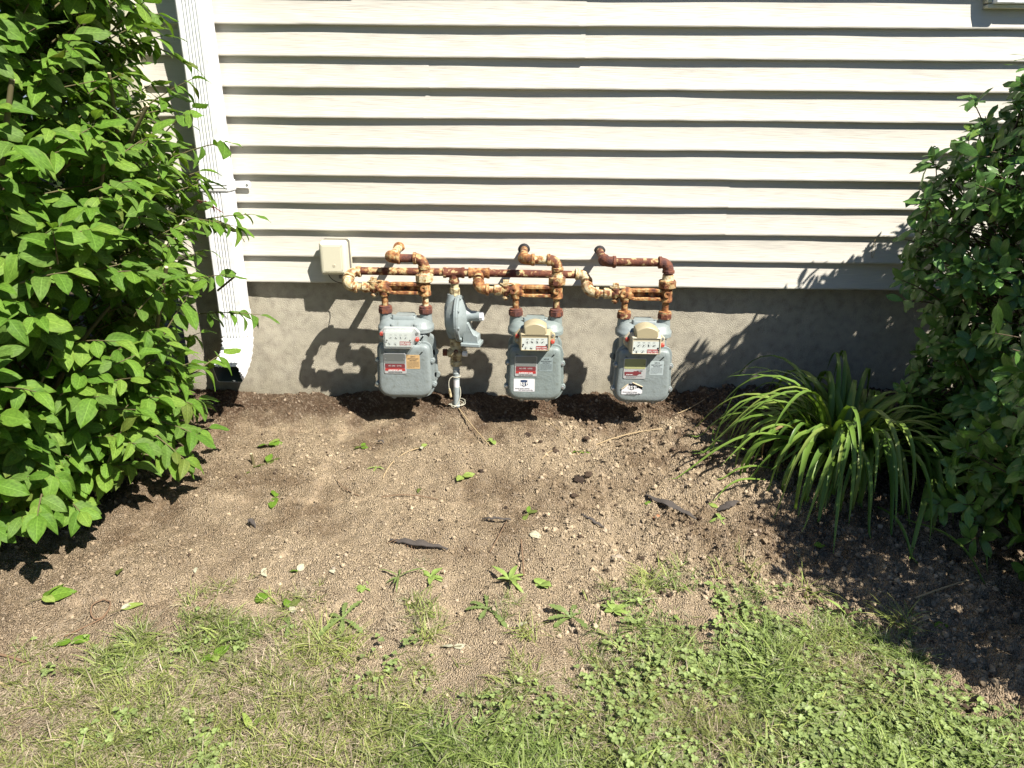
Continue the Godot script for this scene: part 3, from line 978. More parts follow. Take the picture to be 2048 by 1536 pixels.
func build_index(m: Node3D, j: int) -> void:
	var ic := Vector3([-0.014, -0.003, -0.004][j], [0.241, 0.243, 0.239][j], 0.0)
	var hm: Material = [M.index_clear_body, M.index_tan, M.index_cream][j]
	var st := mb()
	var ears := rounded([Vector2(-0.074, -0.008), Vector2(-0.052, -0.030), Vector2(0.052, -0.030), Vector2(0.074, -0.008), Vector2(0.074, 0.018), Vector2(0.056, 0.036), Vector2(-0.056, 0.036), Vector2(-0.074, 0.018)], [0.004, 0.004, 0.004, 0.004, 0.004, 0.004, 0.004, 0.004], 2)
	prism(st, Transform3D(Basis(), ic), ears, [[0.040, 0.0], [0.068, 0.0], [0.071, 0.002]])
	var hs := part(m, "index_housing", fin(st), hm)
	st = mb()
	var fx := rrect(0.104, 0.064, 0.004, 3, Vector2(0, 0.001))
	if j == 0:
		# clear plastic case over a white dial plate
		prism(st, Transform3D(Basis(), ic), fx, [[0.0715, -0.003], [0.112, 0.0], [0.115, 0.003]])
		part(hs, "clear_case", fin(st), M.clear_cover)
		st = mb()
		prism(st, Transform3D(Basis(), ic), rrect(0.098, 0.058, 0.004, 3, Vector2(0, 0.001)), [[0.0712, 0.0], [0.098, 0.001]])
		part(hs, "dial_block", fin(st), M.index_clear_body)
	else:
		prism(st, Transform3D(Basis(), ic), fx, [[0.0712, -0.005], [0.112, 0.0], [0.1145, 0.002], [0.1145, 0.004], [0.1115, 0.0045]])
		part(hs, "dial_case", fin(st), hm)
		# domed radio module above the dials
		st = mb()
		var dome := PackedVector2Array([Vector2(-0.041, 0.024), Vector2(0.041, 0.024), Vector2(0.041, 0.058)])
		for k in 9:
			var t := lerpf(0.041, -0.041, (k + 0.5) / 9.0)
			dome.append(Vector2(t, 0.058 + 0.016 * (1.0 - pow(t / 0.041, 2))))
		dome.append(Vector2(-0.041, 0.058))
		prism(st, Transform3D(Basis(), ic), dome, [[0.055, 0.0], [0.104, 0.0], [0.111, 0.002], [0.1145, 0.006]])
		part(hs, "radio_module", fin(st), M.index_tan)
	var zf := 0.0985 if j == 0 else 0.1118
	var low := -0.009 if j > 0 else 0.0
	var fh := 0.054 if j == 0 else 0.046
	st = mb()
	prism(st, Transform3D(Basis(), ic), rrect(0.094, fh, 0.002, 2, Vector2(0, low * 0.6)), [[zf - 0.002, 0.0], [zf, 0.0]])
	var face := part(hs, "dial_plate", fin(st), M.dial_white)
	var r0 := RandomNumberGenerator.new()
	r0.seed = 40 + j
	for k in 6:
		var c := ic + (Vector3(-0.027 + 0.018 * k, 0.006 + low * 0.4, zf + 0.0003) if k < 4 else Vector3(-0.033 + 0.021 * (k - 4), -0.017 + low * 0.45, zf + 0.0003))
		var rr := 0.0068 if k < 4 else 0.0058
		st = mb()
		for q in 10:
			var a := TAU * q / 10.0
			box(st, c + Vector3(cos(a), sin(a), 0) * rr, Vector3(0.0016, 0.0005, 0.0003), 0.0, Basis(Vector3.BACK, a))
		if k < 4: box(st, c + Vector3(0, rr + 0.004, 0), Vector3(0.009, 0.0009, 0.0003))
		lathe(st, c, Vector3.BACK, [[0.0, 0.0012], [0.001, 0.001]], 8)
		var pa := r0.randf() * TAU
		var d := Vector3(cos(pa), sin(pa), 0)
		var e := Vector3(-sin(pa), cos(pa), 0)
		prism(st, Transform3D(Basis(d, e, Vector3.BACK), c), PackedVector2Array([Vector2(-0.0024, -0.0019), Vector2(0.0066, 0.0), Vector2(-0.0024, 0.0019)]), [[0.0006, 0.0], [0.0013, 0.0]], true)
		part(face, "dial", fin(st), M.ink)
	st = mb()
	prism(st, Transform3D(Basis(), ic + Vector3(0.024, -0.015 + low * 0.5, zf)), rrect(0.040, 0.0155, 0.0025, 3), [[0.0, 0.0], [0.0006, 0.0]])
	part(face, "red_label", fin(st), M.index_red)
	words(face, "label_words", "TEMP. COMP.", ic + Vector3(0.024, -0.0135 + low * 0.5, zf + 0.0008), 0.0040, M.white_print, true, 1.1)
	words(face, "label_words", "CU. FT. / REV", ic + Vector3(0.024, -0.0205 + low * 0.5, zf + 0.0008), 0.0040, M.white_print, true, 1.05)
	for s in [-1, 1]:
		st = mb()
		lathe(st, ic + Vector3(0.042 * s, -0.004 + low * 0.4, zf), Vector3.BACK, [[0.0, 0.0034], [0.001, 0.0030]], 10)
		lathe(st, ic + Vector3(0.0445 * s, -0.011 + low * 0.4, zf), Vector3.BACK, [[0.0, 0.0026], [0.0008, 0.0024]], 10)
		part(face, "screw", fin(st), M.plate_ink)
		st = mb()
		lathe(st, ic + Vector3(0.0645 * s, 0.016 if s > 0 else -0.004, 0.071), Vector3.BACK, [[0.0, 0.0055], [0.003, 0.005], [0.0032, 0.0024], [0.001, 0.002]], 12)
		part(hs, "ear_screw", fin(st), M.steel)
		st = mb()
		lathe(st, ic + Vector3(0.0645 * s, -0.007 if s > 0 else 0.013, 0.071), Vector3.BACK, [[0.0, 0.0078], [0.008, 0.0074], [0.010, 0.0055]], 14)
		part(hs, "red_seal", fin(st), M.seal_red)

func print_lines(at: Vector3, w: float, rows: int, dy: float, h: float, sd: int) -> ArrayMesh:
	var r := RandomNumberGenerator.new()
	r.seed = sd
	var st := mb()
	for k in rows:
		var x := -w / 2
		var stop := w / 2 if k < rows - 1 else 0.1 * w
		while x < stop:
			var l := minf(r.randf_range(0.0016, 0.006), stop - x)
			if l > 0.0005: box(st, at + Vector3(x + l / 2, -dy * k, 0), Vector3(l, h, 0.0002))
			x += l + 0.0011
	return fin(st)

func build_badges(m: Node3D, j: int) -> void:
	# metal name plate
	var zc := 0.0800
	var c := Vector3(-0.034, 0.143, zc)
	var st := mb()
	prism(st, Transform3D(Basis(), c), rrect(0.082, 0.080, 0.006), [[0.0, 0.0], [0.0016, 0.0], [0.0022, 0.0008]])
	var b := part(m, "name_plate", fin(st), M.badge_metal)
	st = mb()
	prism(st, Transform3D(Basis(), c + Vector3(0, 0.0185, 0.0022)), rrect(0.077, 0.038, 0.005), [[0.0, 0.0], [0.0007, 0.0]])
	part(b, "blank_plate", fin(st), M.badge_olive if j == 2 else M.badge_plate)
	for s in [-1, 1]:
		st = mb()
		lathe(st, c + Vector3(0.034 * s, 0.018, 0.0029), Vector3.BACK, [[0.0, 0.0016], [0.0008, 0.0012]], 8)
		part(b, "rivet", fin(st), M.plate_ink if j == 2 else M.badge_metal)
	if j < 2:
		st = mb()
		prism(st, Transform3D(Basis(), c + Vector3(0, -0.0095, 0.0023)), rrect(0.074, 0.0165, 0.003), [[0.0, 0.0], [0.0005, 0.0]])
		part(b, "maroon_band", fin(st), M.maroon_band)
		words(b, "plate_words", "AC-250   5 PSI", c + Vector3(0, -0.0085, 0.0031), 0.0050, M.badge_metal, true, 1.1)
		st = mb()
		prism(st, Transform3D(Basis(), c + Vector3(0, -0.0235, 0.0023)), rrect(0.074, 0.0095, 0.0012), [[0.0, 0.0], [0.0005, 0.0]])
		part(b, "red_band", fin(st), M.red_band)
		words(b, "plate_words", "AMERICAN", c + Vector3(0, -0.0262, 0.0031), 0.0062, M.white_print, true, 1.15)
		words(b, "plate_words", "METER DIVISION", c + Vector3(0, -0.0345, 0.0027), 0.0045, M.plate_ink, false, 1.1)
	else:
		for q in [[-0.006, -0.0165, 0.062, 0.0075], [0.006, -0.0165, 0.020, 0.014], [-0.012, -0.0235, 0.048, 0.0065]]:
			st = mb()
			prism(st, Transform3D(Basis(), c + Vector3(q[0], q[1], 0.0023 + 0.0003 * q[2] * 10.0)), rrect(q[2], q[3], 0.001, 1), [[0.0, 0.0], [0.0005, 0.0]])
			part(b, "red_band", fin(st), M.maroon_band)
		part(b, "fine_print", print_lines(c + Vector3(-0.010, -0.0225, 0.0036), 0.040, 1, 0.004, 0.0018, 5), M.white_print)
		words(b, "plate_words", "AC-250", c + Vector3(0.018, -0.0085, 0.0028), 0.0040, M.plate_ink, true, 1.2)
		part(b, "fine_print", print_lines(c + Vector3(0, -0.031, 0.0025), 0.060, 2, 0.004, 0.0014, 6), M.plate_ink)
	# inspection notice
	var nc := Vector3([0.033, 0.040, 0.046][j], [0.150, 0.151, 0.146][j], zc)
	var nw: float = [0.050, 0.048, 0.050][j]
	st = mb()
	prism(st, Transform3D(Basis(), nc), rrect(nw, 0.054, 0.001, 1), [[0.0, 0.0], [0.0004, 0.0]])
	var nt := part(m, "notice_sticker", fin(st), [M.notice_orange, M.notice_clear, M.notice_pale][j])
	words(nt, "notice_words", ["2011", "2016", "2015"][j], nc + Vector3(0, 0.0195, 0.0005), 0.0052, M.ink, true, 1.2)
	words(nt, "notice_words", "IMPORTANT", nc + Vector3(0, 0.0115, 0.0005), 0.0046, M.ink, true, 1.1)
	words(nt, "notice_words", "NOTICE", nc + Vector3(0, 0.0050, 0.0005), 0.0046, M.ink, true, 1.1)
	part(nt, "fine_print", print_lines(nc + Vector3(0, -0.0005, 0.0005), nw * 0.86, 7, 0.0036, 0.0011, 11 + j), M.ink)
	if j == 0: return
	# the call-before-you-dig sticker
	var sc := Vector3(-0.039, [0.0, 0.068, 0.064][j], zc)
	st = mb()
	if j == 1:
		prism(st, Transform3D(Basis(), sc), rrect(0.078, 0.050, 0.003), [[0.0, 0.0], [0.0005, 0.0]])
	else:
		prism(st, Transform3D(Basis(), sc), PackedVector2Array([Vector2(-0.038, -0.023), Vector2(0.030, -0.022), Vector2(0.0385, -0.017), Vector2(0.038, 0.008), Vector2(0.024, 0.003), Vector2(0.012, 0.016), Vector2(-0.001, 0.024), Vector2(-0.014, 0.018), Vector2(-0.038, -0.004)]), [[0.0012, 0.0], [0.0017, 0.0]], true)
	var sk := part(m, "dig_sticker", fin(st), M.sticker_white, Transform3D(), "" if j == 1 else "torn white sticker with curled corners")
	var shp := sc + Vector3(-0.001, 0.0075, 0.0006 if j == 1 else 0.0018)
	st = mb()
	prism(st, Transform3D(Basis(), shp), PackedVector2Array([Vector2(0, -0.0135), Vector2(0.0135, -0.007), Vector2(0.0145, -0.002), Vector2(0.012, -0.003), Vector2(0.0125, 0.0125), Vector2(0.0, 0.0135), Vector2(-0.0125, 0.0125), Vector2(-0.012, -0.003), Vector2(-0.0145, -0.002), Vector2(-0.0135, -0.007)]), [[0.0, 0.0], [0.0004, 0.0]], true)
	part(sk, "shield", fin(st), M.shield_blue if j == 1 else M.ink)
	words(sk, "sticker_words", "811", shp + Vector3(0, -0.002, 0.0007), 0.0128, M.white_print, true, 0.95)
	st = mb()
	lathe(st, shp + Vector3(0, -0.0068, 0.0005), Vector3.BACK, [[0.0, 0.0042], [0.0003, 0.0042]], 14)
	part(sk, "globe", fin(st), M.badge_metal)
	words(sk, "sticker_words", "Know what's below.", sc + Vector3(-0.006, -0.0135, 0.0007 if j == 1 else 0.0019), 0.0044, M.ink, true, 0.95)
	words(sk, "sticker_words", "Call before you dig.", sc + Vector3(0.006, -0.0195, 0.0007 if j == 1 else 0.0019), 0.0044, M.ink, true, 0.95)
	if j == 2:
		st = mb()
		prism(st, Transform3D(Basis(), sc), PackedVector2Array([Vector2(-0.039, -0.010), Vector2(-0.025, -0.026), Vector2(0.012, -0.031), Vector2(0.030, -0.018), Vector2(0.032, 0.0115), Vector2(0.0, 0.026), Vector2(-0.03, 0.006)]), [[0.0, 0.0], [0.0006, 0.0]], true)
		part(sk, "residue", fin(st), M.residue)
		# curled back corners showing the tan backing
		for q in [[Vector3(-0.038, -0.002, 0.002), Vector3(-0.015, 0.0185, 0.002)], [Vector3(0.0, 0.0245, 0.002), Vector3(0.038, 0.0085, 0.002)]]:
			st = mb()
			tube(st, [sc + q[0], sc + (q[0] + q[1]) / 2 + Vector3(0, 0, 0.001), sc + q[1]], [0.0022, 0.0028, 0.0020], 8)
			part(sk, "curled_edge", fin(st), M.sticker_back)

# ---------------------------------------------------------------- regulator and riser
func build_regulator() -> void:
	var rz := ZM
	var t := thing("gas_regulator", "pale grey round gas regulator standing edge on between the left and middle meters", "gas regulator", Vector3(-0.262, 0.275, rz))
	var o := off(t)
	var ax := Vector3(0.995, 0.03, 0.07).normalized()
	var c := Vector3(-0.243, 0.385, rz + 0.030)
	var st := mb()
	lathe(st, c - ax * 0.048, ax, [[0.0, 0.030], [0.004, 0.052], [0.026, 0.072], [0.036, 0.078], [0.0375, 0.0875], [0.0445, 0.0885]], 40)
	lathe(st, Vector3(c.x - 0.030, 0.300, rz), Vector3.UP, [[0.0, 0.019], [0.02, 0.026], [0.05, 0.033], [0.12, 0.033], [0.150, 0.024], [0.172, 0.019]], 20)
	box(st, Vector3(c.x - 0.042, 0.388, rz + 0.008), Vector3(0.036, 0.066, 0.056), 0.012)
	part(t, "valve_body", fin(st), M.regulator_grey, o)
	st = mb()
	lathe(st, c - ax * 0.0025, ax, [[0.0, 0.0885], [0.007, 0.0875], [0.0085, 0.077], [0.016, 0.069], [0.024, 0.056], [0.030, 0.040], [0.032, 0.030]], 40)
	var dome := part(t, "diaphragm_case", fin(st), M.regulator_grey, o)
	for k in 8:
		var a := TAU * k / 8.0 + 0.2
		var u := side(ax)
		var v := ax.cross(u)
		st = mb()
		var p := c + (u * cos(a) + v * sin(a)) * 0.0825
		lathe(st, p + ax * 0.004, ax, [[0.0, 0.0062], [0.005, 0.0062], [0.0065, 0.004]], 8)
		lathe(st, p - ax * 0.004, -ax, [[0.0, 0.0062], [0.006, 0.0062], [0.009, 0.003]], 8)
		part(dome, "bolt", fin(st), M.regulator_grey)
	st = mb()
	var tw := Vector3(0.975, 0.0, 0.22).normalized()
	lathe(st, c + ax * 0.020 + Vector3(0, 0.012, 0), tw, [[0.0, 0.036], [0.012, 0.026], [0.022, 0.0205], [0.052, 0.0190], [0.054, 0.0195], [0.060, 0.0195]], 24)
	part(t, "spring_tower", fin(st), M.regulator_grey, o)
	st = mb()
	lathe(st, c + ax * 0.020 + Vector3(0, 0.012, 0) + tw * 0.0602, tw, [[0.0, 0.0175], [0.010, 0.0170], [0.012, 0.014]], 10, true)
	part(t, "tower_cap", fin(st), M.aluminium_white, o)
	# vent boss: sloping block on a flange below the tower
	st = mb()
	var vx := Basis(Vector3.UP, -0.17)
	prism(st, Transform3D(vx, c + Vector3(0.016, -0.098, -0.006)), rounded([Vector2(0.0, 0.0), Vector2(0.064, 0.0), Vector2(0.064, 0.014), Vector2(0.060, 0.018), Vector2(0.060, 0.040), Vector2(0.047, 0.044), Vector2(0.030, 0.062), Vector2(0.022, 0.09), Vector2(0.0, 0.09)], [0, 0.004, 0.003, 0.002, 0.008, 0.006, 0.008, 0.006, 0], 4), [[-0.012, 0.003], [-0.008, 0.0], [0.032, 0.0], [0.036, 0.003]])
	prism(st, Transform3D(vx, c + Vector3(0.010, -0.1005, -0.006)), rounded([Vector2(0.0, 0.0), Vector2(0.075, 0.0), Vector2(0.075, 0.014), Vector2(0.0, 0.014)], [0.003, 0.003, 0.003, 0.003], 3), [[-0.022, 0.003], [-0.018, 0.0], [0.041, 0.0], [0.045, 0.003]])
	part(t, "vent_boss", fin(st), M.regulator_grey, o)

	# riser pipe with shutoff cock
	var rx := -0.264
	var r := thing("gas_riser", "grey gas riser pipe with a tan shutoff cock, coming out of the soil", "gas pipe", Vector3(rx, 0.0, rz))
	var ro := off(r)
	part(r, "pipe", pipe(Vector3(rx, 0.535, rz), Vector3(rx, 0.46, rz), 0.0150), M.valve_tan, ro)
	st = mb()
	lathe(st, Vector3(rx, 0.497, rz), Vector3.DOWN, [[0.0, 0.017], [0.004, 0.0195], [0.030, 0.0195], [0.033, 0.016]], 8, true)
	part(r, "bushing", fin(st), M.valve_tan, ro)
	part(r, "hex_bushing", hexnut(Vector3(rx, 0.286, rz), Vector3.UP, 0.026, 0.0255, 0.2), M.valve_tan, ro)
	st = mb()
	lathe(st, Vector3(rx, 0.276, rz), Vector3.DOWN, [[0.0, 0.018], [0.006, 0.0215], [0.022, 0.0215], [0.034, 0.0235], [0.052, 0.0235], [0.060, 0.018], [0.072, 0.0165]], 20)
	lathe(st, Vector3(rx - 0.032, 0.240, rz + 0.004), Vector3(1, 0, 0.12), [[0.0, 0.012], [0.006, 0.019], [0.040, 0.0195], [0.052, 0.015], [0.056, 0.012]], 18)
	var ck := part(r, "shutoff_cock", fin(st), M.valve_tan, ro)
	part(ck, "cock_head", hexnut(Vector3(rx + 0.036, 0.238, rz + 0.012), Vector3(1, 0, 0.12).normalized(), 0.020, 0.0115, 0.4), M.aluminium_white)
	st = mb()
	box(st, Vector3(rx - 0.043, 0.238, rz - 0.002), Vector3(0.018, 0.026, 0.012), 0.002)
	part(ck, "cock_tang", fin(st), M.rust_nut)
	st = mb()
	lathe(st, Vector3(rx + 0.002, 0.251, rz + 0.021), Vector3.BACK, [[0.0, 0.008], [0.004, 0.0075], [0.0045, 0.003], [0.002, 0.002]], 10)
	part(ck, "lock_hole", fin(st), M.rust_nut)
	part(r, "hex_bushing", hexnut(Vector3(rx, 0.196, rz), Vector3.UP, 0.020, 0.0225, 0.5), M.valve_tan, ro)
	part(r, "riser_pipe", pipe(Vector3(rx, 0.19, rz), Vector3(rx - 0.002, -0.08, rz + 0.004), 0.0128), M.pipe_grey, ro)
	for y in [0.172, 0.158]:
		st = mb()
		lathe(st, Vector3(rx, y, rz), Vector3.DOWN, [[0.0, 0.0130], [0.002, 0.0146], [0.006, 0.0146], [0.008, 0.0130]], 18)
		part(r, "collar", fin(st), M.pipe_grey, ro)
	st = mb()
	var arc := []
	for k in 7: arc.append(lerpf(-0.9, 0.9, k / 6.0))
	next_sg(st)
	for k in 6:
		var p := []
		for q in [[arc[k], 0.098], [arc[k], 0.128], [arc[k + 1], 0.128], [arc[k + 1], 0.098]]: p.append(Vector3(rx + sin(q[0]) * 0.0134, q[1], rz + 0.001 + cos(q[0]) * 0.0134))
		quad(st, p[0], p[1], p[2], p[3])
	part(r, "paper_tag", fin(st), M.sticker_white, ro)
	var w := thing("tracer_wire", "pale wire looped round the grey riser pipe near the soil", "wire", Vector3(rx, 0.01, rz))
	st = mb()
	var pts := []
	for k in 15:
		var a := 2.6 + TAU * k / 14.0
		pts.append(Vector3(rx + sin(a) * 0.0152, 0.140 + 0.002 * k / 14.0, rz + cos(a) * 0.0152))
	tube(st, pts, 0.0016, 6)
	tube(st, bez(Vector3(rx - 0.014, 0.141, rz + 0.006), Vector3(rx - 0.036, 0.135, rz + 0.01), Vector3(rx - 0.028, 0.09, rz + 0.012), 8), 0.0015, 6)
	tube(st, bez(Vector3(rx + 0.013, 0.10, rz + 0.008), Vector3(rx + 0.026, 0.05, rz + 0.014), Vector3(rx - 0.012, 0.012, rz + 0.018), 8), 0.0016, 6)
	for k in 3:
		var loop := []
		for q in 13:
			var a := TAU * q / 12.0 + k
			loop.append(on_ground(rx + sin(a) * (0.022 + 0.006 * k), rz + 0.006 + cos(a) * (0.020 + 0.005 * k), 0.010 + 0.004 * k + 0.003 * sin(a * 2.0 + k)))
		var sl := mb()
		tube(sl, loop, 0.0012, 5)
		part(w, "loop", fin(sl), M.wire_pale, off(w))
	part(w, "lead", fin(st), M.wire_pale, off(w))
	st = mb()
	tube(st, [Vector3(rx - 0.028, 0.092, rz + 0.012), Vector3(rx - 0.026, 0.075, rz + 0.013), Vector3(rx - 0.022, 0.058, rz + 0.014)], [0.004, 0.0055, 0.005], 8)
	part(w, "connector", fin(st), M.valve_tan, off(w))

# ---------------------------------------------------------------- leaves
func leaf_mesh(L: float, W: float, fold: float, droop: float, curl: float, n := 6, p := 0.7, q := 1.0, sd := 0, midrib := 1.25) -> ArrayMesh:
	var st := mb()
	next_sg(st)
	var r := RandomNumberGenerator.new()
	r.seed = 900 + sd
	var twist := r.randf_range(-0.25, 0.25)
	var best := pow(p / (p + q), p) * pow(q / (p + q), q)
	var us := [-1.0, -0.55, -0.06, 0.06, 0.55, 1.0] if n >= 6 else [-1.0, -0.5, 0.0, 0.5, 1.0]
	var rows := []
	for i in n + 1:
		var s := float(i) / n
		var w: float = W / 2 * pow(maxf(s, 0.0), p) * pow(maxf(1.0 - s, 0.0), q) / best
		if i == 0: w = W * 0.02
		var row := []
		for u in us:
			var wav: float = 0.10 * W * sin(s * 9.0 + sd * 2.0 + (2.0 if u > 0 else 0.0)) * absf(u) * absf(u)
			var y: float = -droop * L * s * s + fold * absf(u) * w - curl * u * u * w + wav * 0.5 + twist * s * u * w
			row.append(Vector3(u * w, y, L * s * (1.0 - 0.12 * droop * s)))
		rows.append(row)
	for i in n:
		for k in us.size() - 1:
			var v := [rows[i][k], rows[i][k + 1], rows[i + 1][k + 1], rows[i + 1][k]]
			var uk := [us[k], us[k + 1], us[k + 1], us[k]]
			for t in [0, 1, 2, 0, 2, 3]:
				var mid: float = midrib if absf(uk[t]) < 0.2 else 1.0
				st.set_color(Color(mid, mid, mid))
				st.set_uv(Vector2(uk[t] * 0.5 + 0.5, (i + (1 if t > 1 else 0)) / float(n)))
				st.add_vertex(v[t])
	return fin(st)

func leaf_basis(d: Vector3, n: Vector3, s := 1.0) -> Basis:
	d = d.normalized()
	n = (n - d * n.dot(d))
	if n.length() < 0.05: n = side(d)
	n = n.normalized()
	return Basis(n.cross(d), n, d).scaled(Vector3.ONE * s)

func multi(parent: Node, called: String, mesh: Mesh, m: Material, xfs: Array, cols := []) -> MultiMeshInstance3D:
	var mm := MultiMesh.new()
	mm.transform_format = MultiMesh.TRANSFORM_3D
	mm.use_colors = cols.size() > 0
	mm.mesh = mesh
	mm.instance_count = xfs.size()
	for i in xfs.size():
		mm.set_instance_transform(i, xfs[i])
		if cols.size(): mm.set_instance_color(i, cols[i])
	var o := MultiMeshInstance3D.new()
	o.name = numbered(parent, called)
	o.multimesh = mm
	o.material_override = m
	parent.add_child(o, true)
	o.set_meta("kind", "stuff")
	return o

func pick_leaves(root: Node3D, leaves: Array, meshes: Array, mats: Array, copies: Material, copy_cols: Array, how_many: int) -> void:
	# leaves: [Transform3D (in the root's axes), mesh number, material number]; the ones that show largest become parts of their own
	var inv := cam.transform.affine_inverse()
	var tv := tan(deg_to_rad(cam.fov / 2))
	var rank := []
	for i in leaves.size():
		var w: Vector3 = root.position + leaves[i][0].origin
		var c := inv * w
		var sc := -1.0
		if c.z < -0.1 and absf(c.x / -c.z) < tv * 1.36 and absf(c.y / -c.z) < tv * 1.02:
			sc = leaves[i][0].basis.z.length() / -c.z * (0.4 + absf(leaves[i][0].basis.y.normalized().dot((cam.position - w).normalized())))
			sc *= leaves[i][3]
		rank.append([sc, i])
	rank.sort_custom(func(a, b): return a[0] > b[0])
	var rest := {}
	for k in rank.size():
		var l: Array = leaves[rank[k][1]]
		if k < how_many and rank[k][0] > 0.0:
			part(root, "leaf", meshes[l[1]], mats[l[2]], l[0])
		else:
			if not rest.has(l[1]): rest[l[1]] = [[], []]
			rest[l[1]][0].append(l[0])
			rest[l[1]][1].append(copy_cols[l[2]])
	for mi in rest: multi(root, "foliage", meshes[mi], copies, rest[mi][0], rest[mi][1])

func lin(m: StandardMaterial3D) -> Color:
	return m.albedo_color.srgb_to_linear()

# a table [[height, radius], ...]
func at_height(prof: Array, y: float) -> float:
	for i in prof.size() - 1:
		if y <= prof[i + 1][0]:
			return lerpf(prof[i][1], prof[i + 1][1], clampf((y - prof[i][0]) / (prof[i + 1][0] - prof[i][0]), 0.0, 1.0))
	return prof[prof.size() - 1][1]

# a shrub: stems from the base, twigs in a lumpy shell, leaves in pairs (or in whorls) along the twigs
func shrub(called: String, label: String, base: Vector3, prof: Array, twigs: int, whorl: bool, sd: int, meshes: Array, mats: Array, copies: Material, leaf_scale: float, extra: Array, parts: int, stem_mat: Material, squash := 1.0, lump := 0.14) -> Node3D:
	var t := thing(called, label, "shrub", base)
	var r := RandomNumberGenerator.new()
	r.seed = sd
	var leaves := []
	var tw := mb()
	var tips := []
	var y0: float = prof[0][0]
	var y1: float = prof[prof.size() - 1][0]
	var list := []
	for k in twigs:
		var y := lerpf(y0, y1, r.randf())
		var a := r.randf() * TAU
		var shell := r.randf()
		var f := sqrt(r.randf_range(0.66, 1.0)) if shell < 0.72 else r.randf_range(0.35, 0.8)
		var rad := at_height(prof, y) * (1.0 + lump * nz.get_noise_3d(cos(a) * 1.6 + sd, sin(a) * 1.6, y * 3.2) + 0.08 * nz.get_noise_3d(cos(a) * 5.0, sin(a) * 5.0 + sd, y * 9.0))
		var dir := Vector3(cos(a), 0, sin(a) * squash)
		var tip := dir * rad * f + Vector3(0, y, 0)
		if base.z + tip.z < 0.03: continue
		var top := smoothstep(0.75, 1.0, (y - y0) / (y1 - y0))
		var d := (dir.normalized() * 0.8 + Vector3(0, 0.35 + 0.8 * top - (0.5 if y < 0.25 else 0.0), 0) + Vector3(r.randf_range(-1, 1), r.randf_range(-0.5, 0.6), r.randf_range(-1, 1)) * 0.55).normalized()
		list.append([tip, d, r.randf_range(0.10, 0.24), f, 0])
	for e in extra: list.append([e[0] - base, e[1].normalized(), e[2], 1.1, e[3] if e.size() > 3 else 0])
	for e in list:
		var tip: Vector3 = e[0]
		var d: Vector3 = e[1]
		var len: float = e[2]
		var start := tip - d * len - Vector3(0, 0.02 * len, 0)
		tips.append([start, d])
		var midp := (start + tip) / 2 + Vector3(0, 0.06 * len, 0)
		tube(tw, bez(start, midp, tip, 3), [0.0028, 0.0022, 0.0017, 0.0011], 5, false)
		var outw := Vector3(tip.x, 0, tip.z).normalized()
		var sunny := Vector3(0.35, 0.9, 0.4)
		if whorl:
			var n := r.randi_range(6, 9)
			for q in n:
				var a := TAU * q / n + r.randf_range(-0.3, 0.3)
				var u := side(d)
				var rd := u * cos(a) + d.cross(u) * sin(a)
				var ld := (rd * r.randf_range(0.6, 1.0) + d * r.randf_range(0.15, 0.8) + Vector3(0, -0.1, 0)).normalized()
				var at := tip - d * r.randf_range(0.0, 0.055)
				var nn := (d + sunny * 0.4 - rd * 0.2 + Vector3(r.randf_range(-1, 1), r.randf_range(-1, 1), r.randf_range(-1, 1)) * 0.25)
				leaves.append([Transform3D(leaf_basis(ld, nn, leaf_scale * r.randf_range(0.65, 1.2)), at), r.randi() % meshes.size(), pick(r, mats.size()), e[3]])
		else:
			var s := 0.18
			while s < 0.98:
				var node := start.lerp(midp, s).lerp(midp.lerp(tip, s), s)
				for k in [-1, 1]:
					if r.randf() < 0.12: continue
					var sidev := d.cross(Vector3.UP)
					if sidev.length() < 0.2: sidev = Vector3.RIGHT
					sidev = sidev.normalized() * k
					var ld := (sidev * r.randf_range(0.6, 1.0) + d * r.randf_range(0.2, 0.8) + Vector3(0, r.randf_range(-1.0, 0.0), 0) + outw * 0.25).normalized()
					var nn := Vector3.UP * 0.75 + sunny * 0.3 + outw * r.randf_range(0.4, 1.7) + Vector3(r.randf_range(-1, 1), r.randf_range(-1, 1), r.randf_range(-1, 1)) * 0.38
					leaves.append([Transform3D(leaf_basis(ld, nn, leaf_scale * r.randf_range(0.62, 1.15)), node), r.randi() % meshes.size(), pick(r, mats.size()) if e[4] == 0 else e[4], e[3]])
				s += 0.036 / len
			leaves.append([Transform3D(leaf_basis(d + Vector3(0, -0.25, 0), Vector3.UP + outw * 0.5, leaf_scale * r.randf_range(0.7, 1.0)), tip), r.randi() % meshes.size(), pick(r, mats.size()) if e[4] == 0 else e[4], e[3]])
	var o := part(t, "twigs", fin(tw), stem_mat)
	o.set_meta("kind", "stuff")
	# main stems up to some of the twigs
	for k in 26:
		var e: Array = tips[(k * 37) % tips.size()]
		var s0 := Vector3(r.randf_range(-0.10, 0.10), -0.06, r.randf_range(-0.10, 0.10))
		var st := mb()
		var w := r.randf_range(0.006, 0.011)
		var end: Vector3 = e[0]
		tube(st, bez(s0, Vector3(s0.x + end.x * 0.25, maxf(end.y * 0.6, 0.05), s0.z + end.z * 0.25), end, 8), [w, w * 0.95, w * 0.9, w * 0.82, w * 0.74, w * 0.65, w * 0.55, w * 0.45, w * 0.3], 7)
		part(t, "stem", fin(st), stem_mat)
	var cc := []
	for m in mats: cc.append(lin(m))
	pick_leaves(t, leaves, meshes, mats, copies, cc, parts)
	return t

func pick(r: RandomNumberGenerator, n: int) -> int:
	# the last two materials are rare
	var v := r.randf()
	if v < 0.0: return n - 1
	if v < 0.035: return n - 2
	return r.randi() % (n - 2)

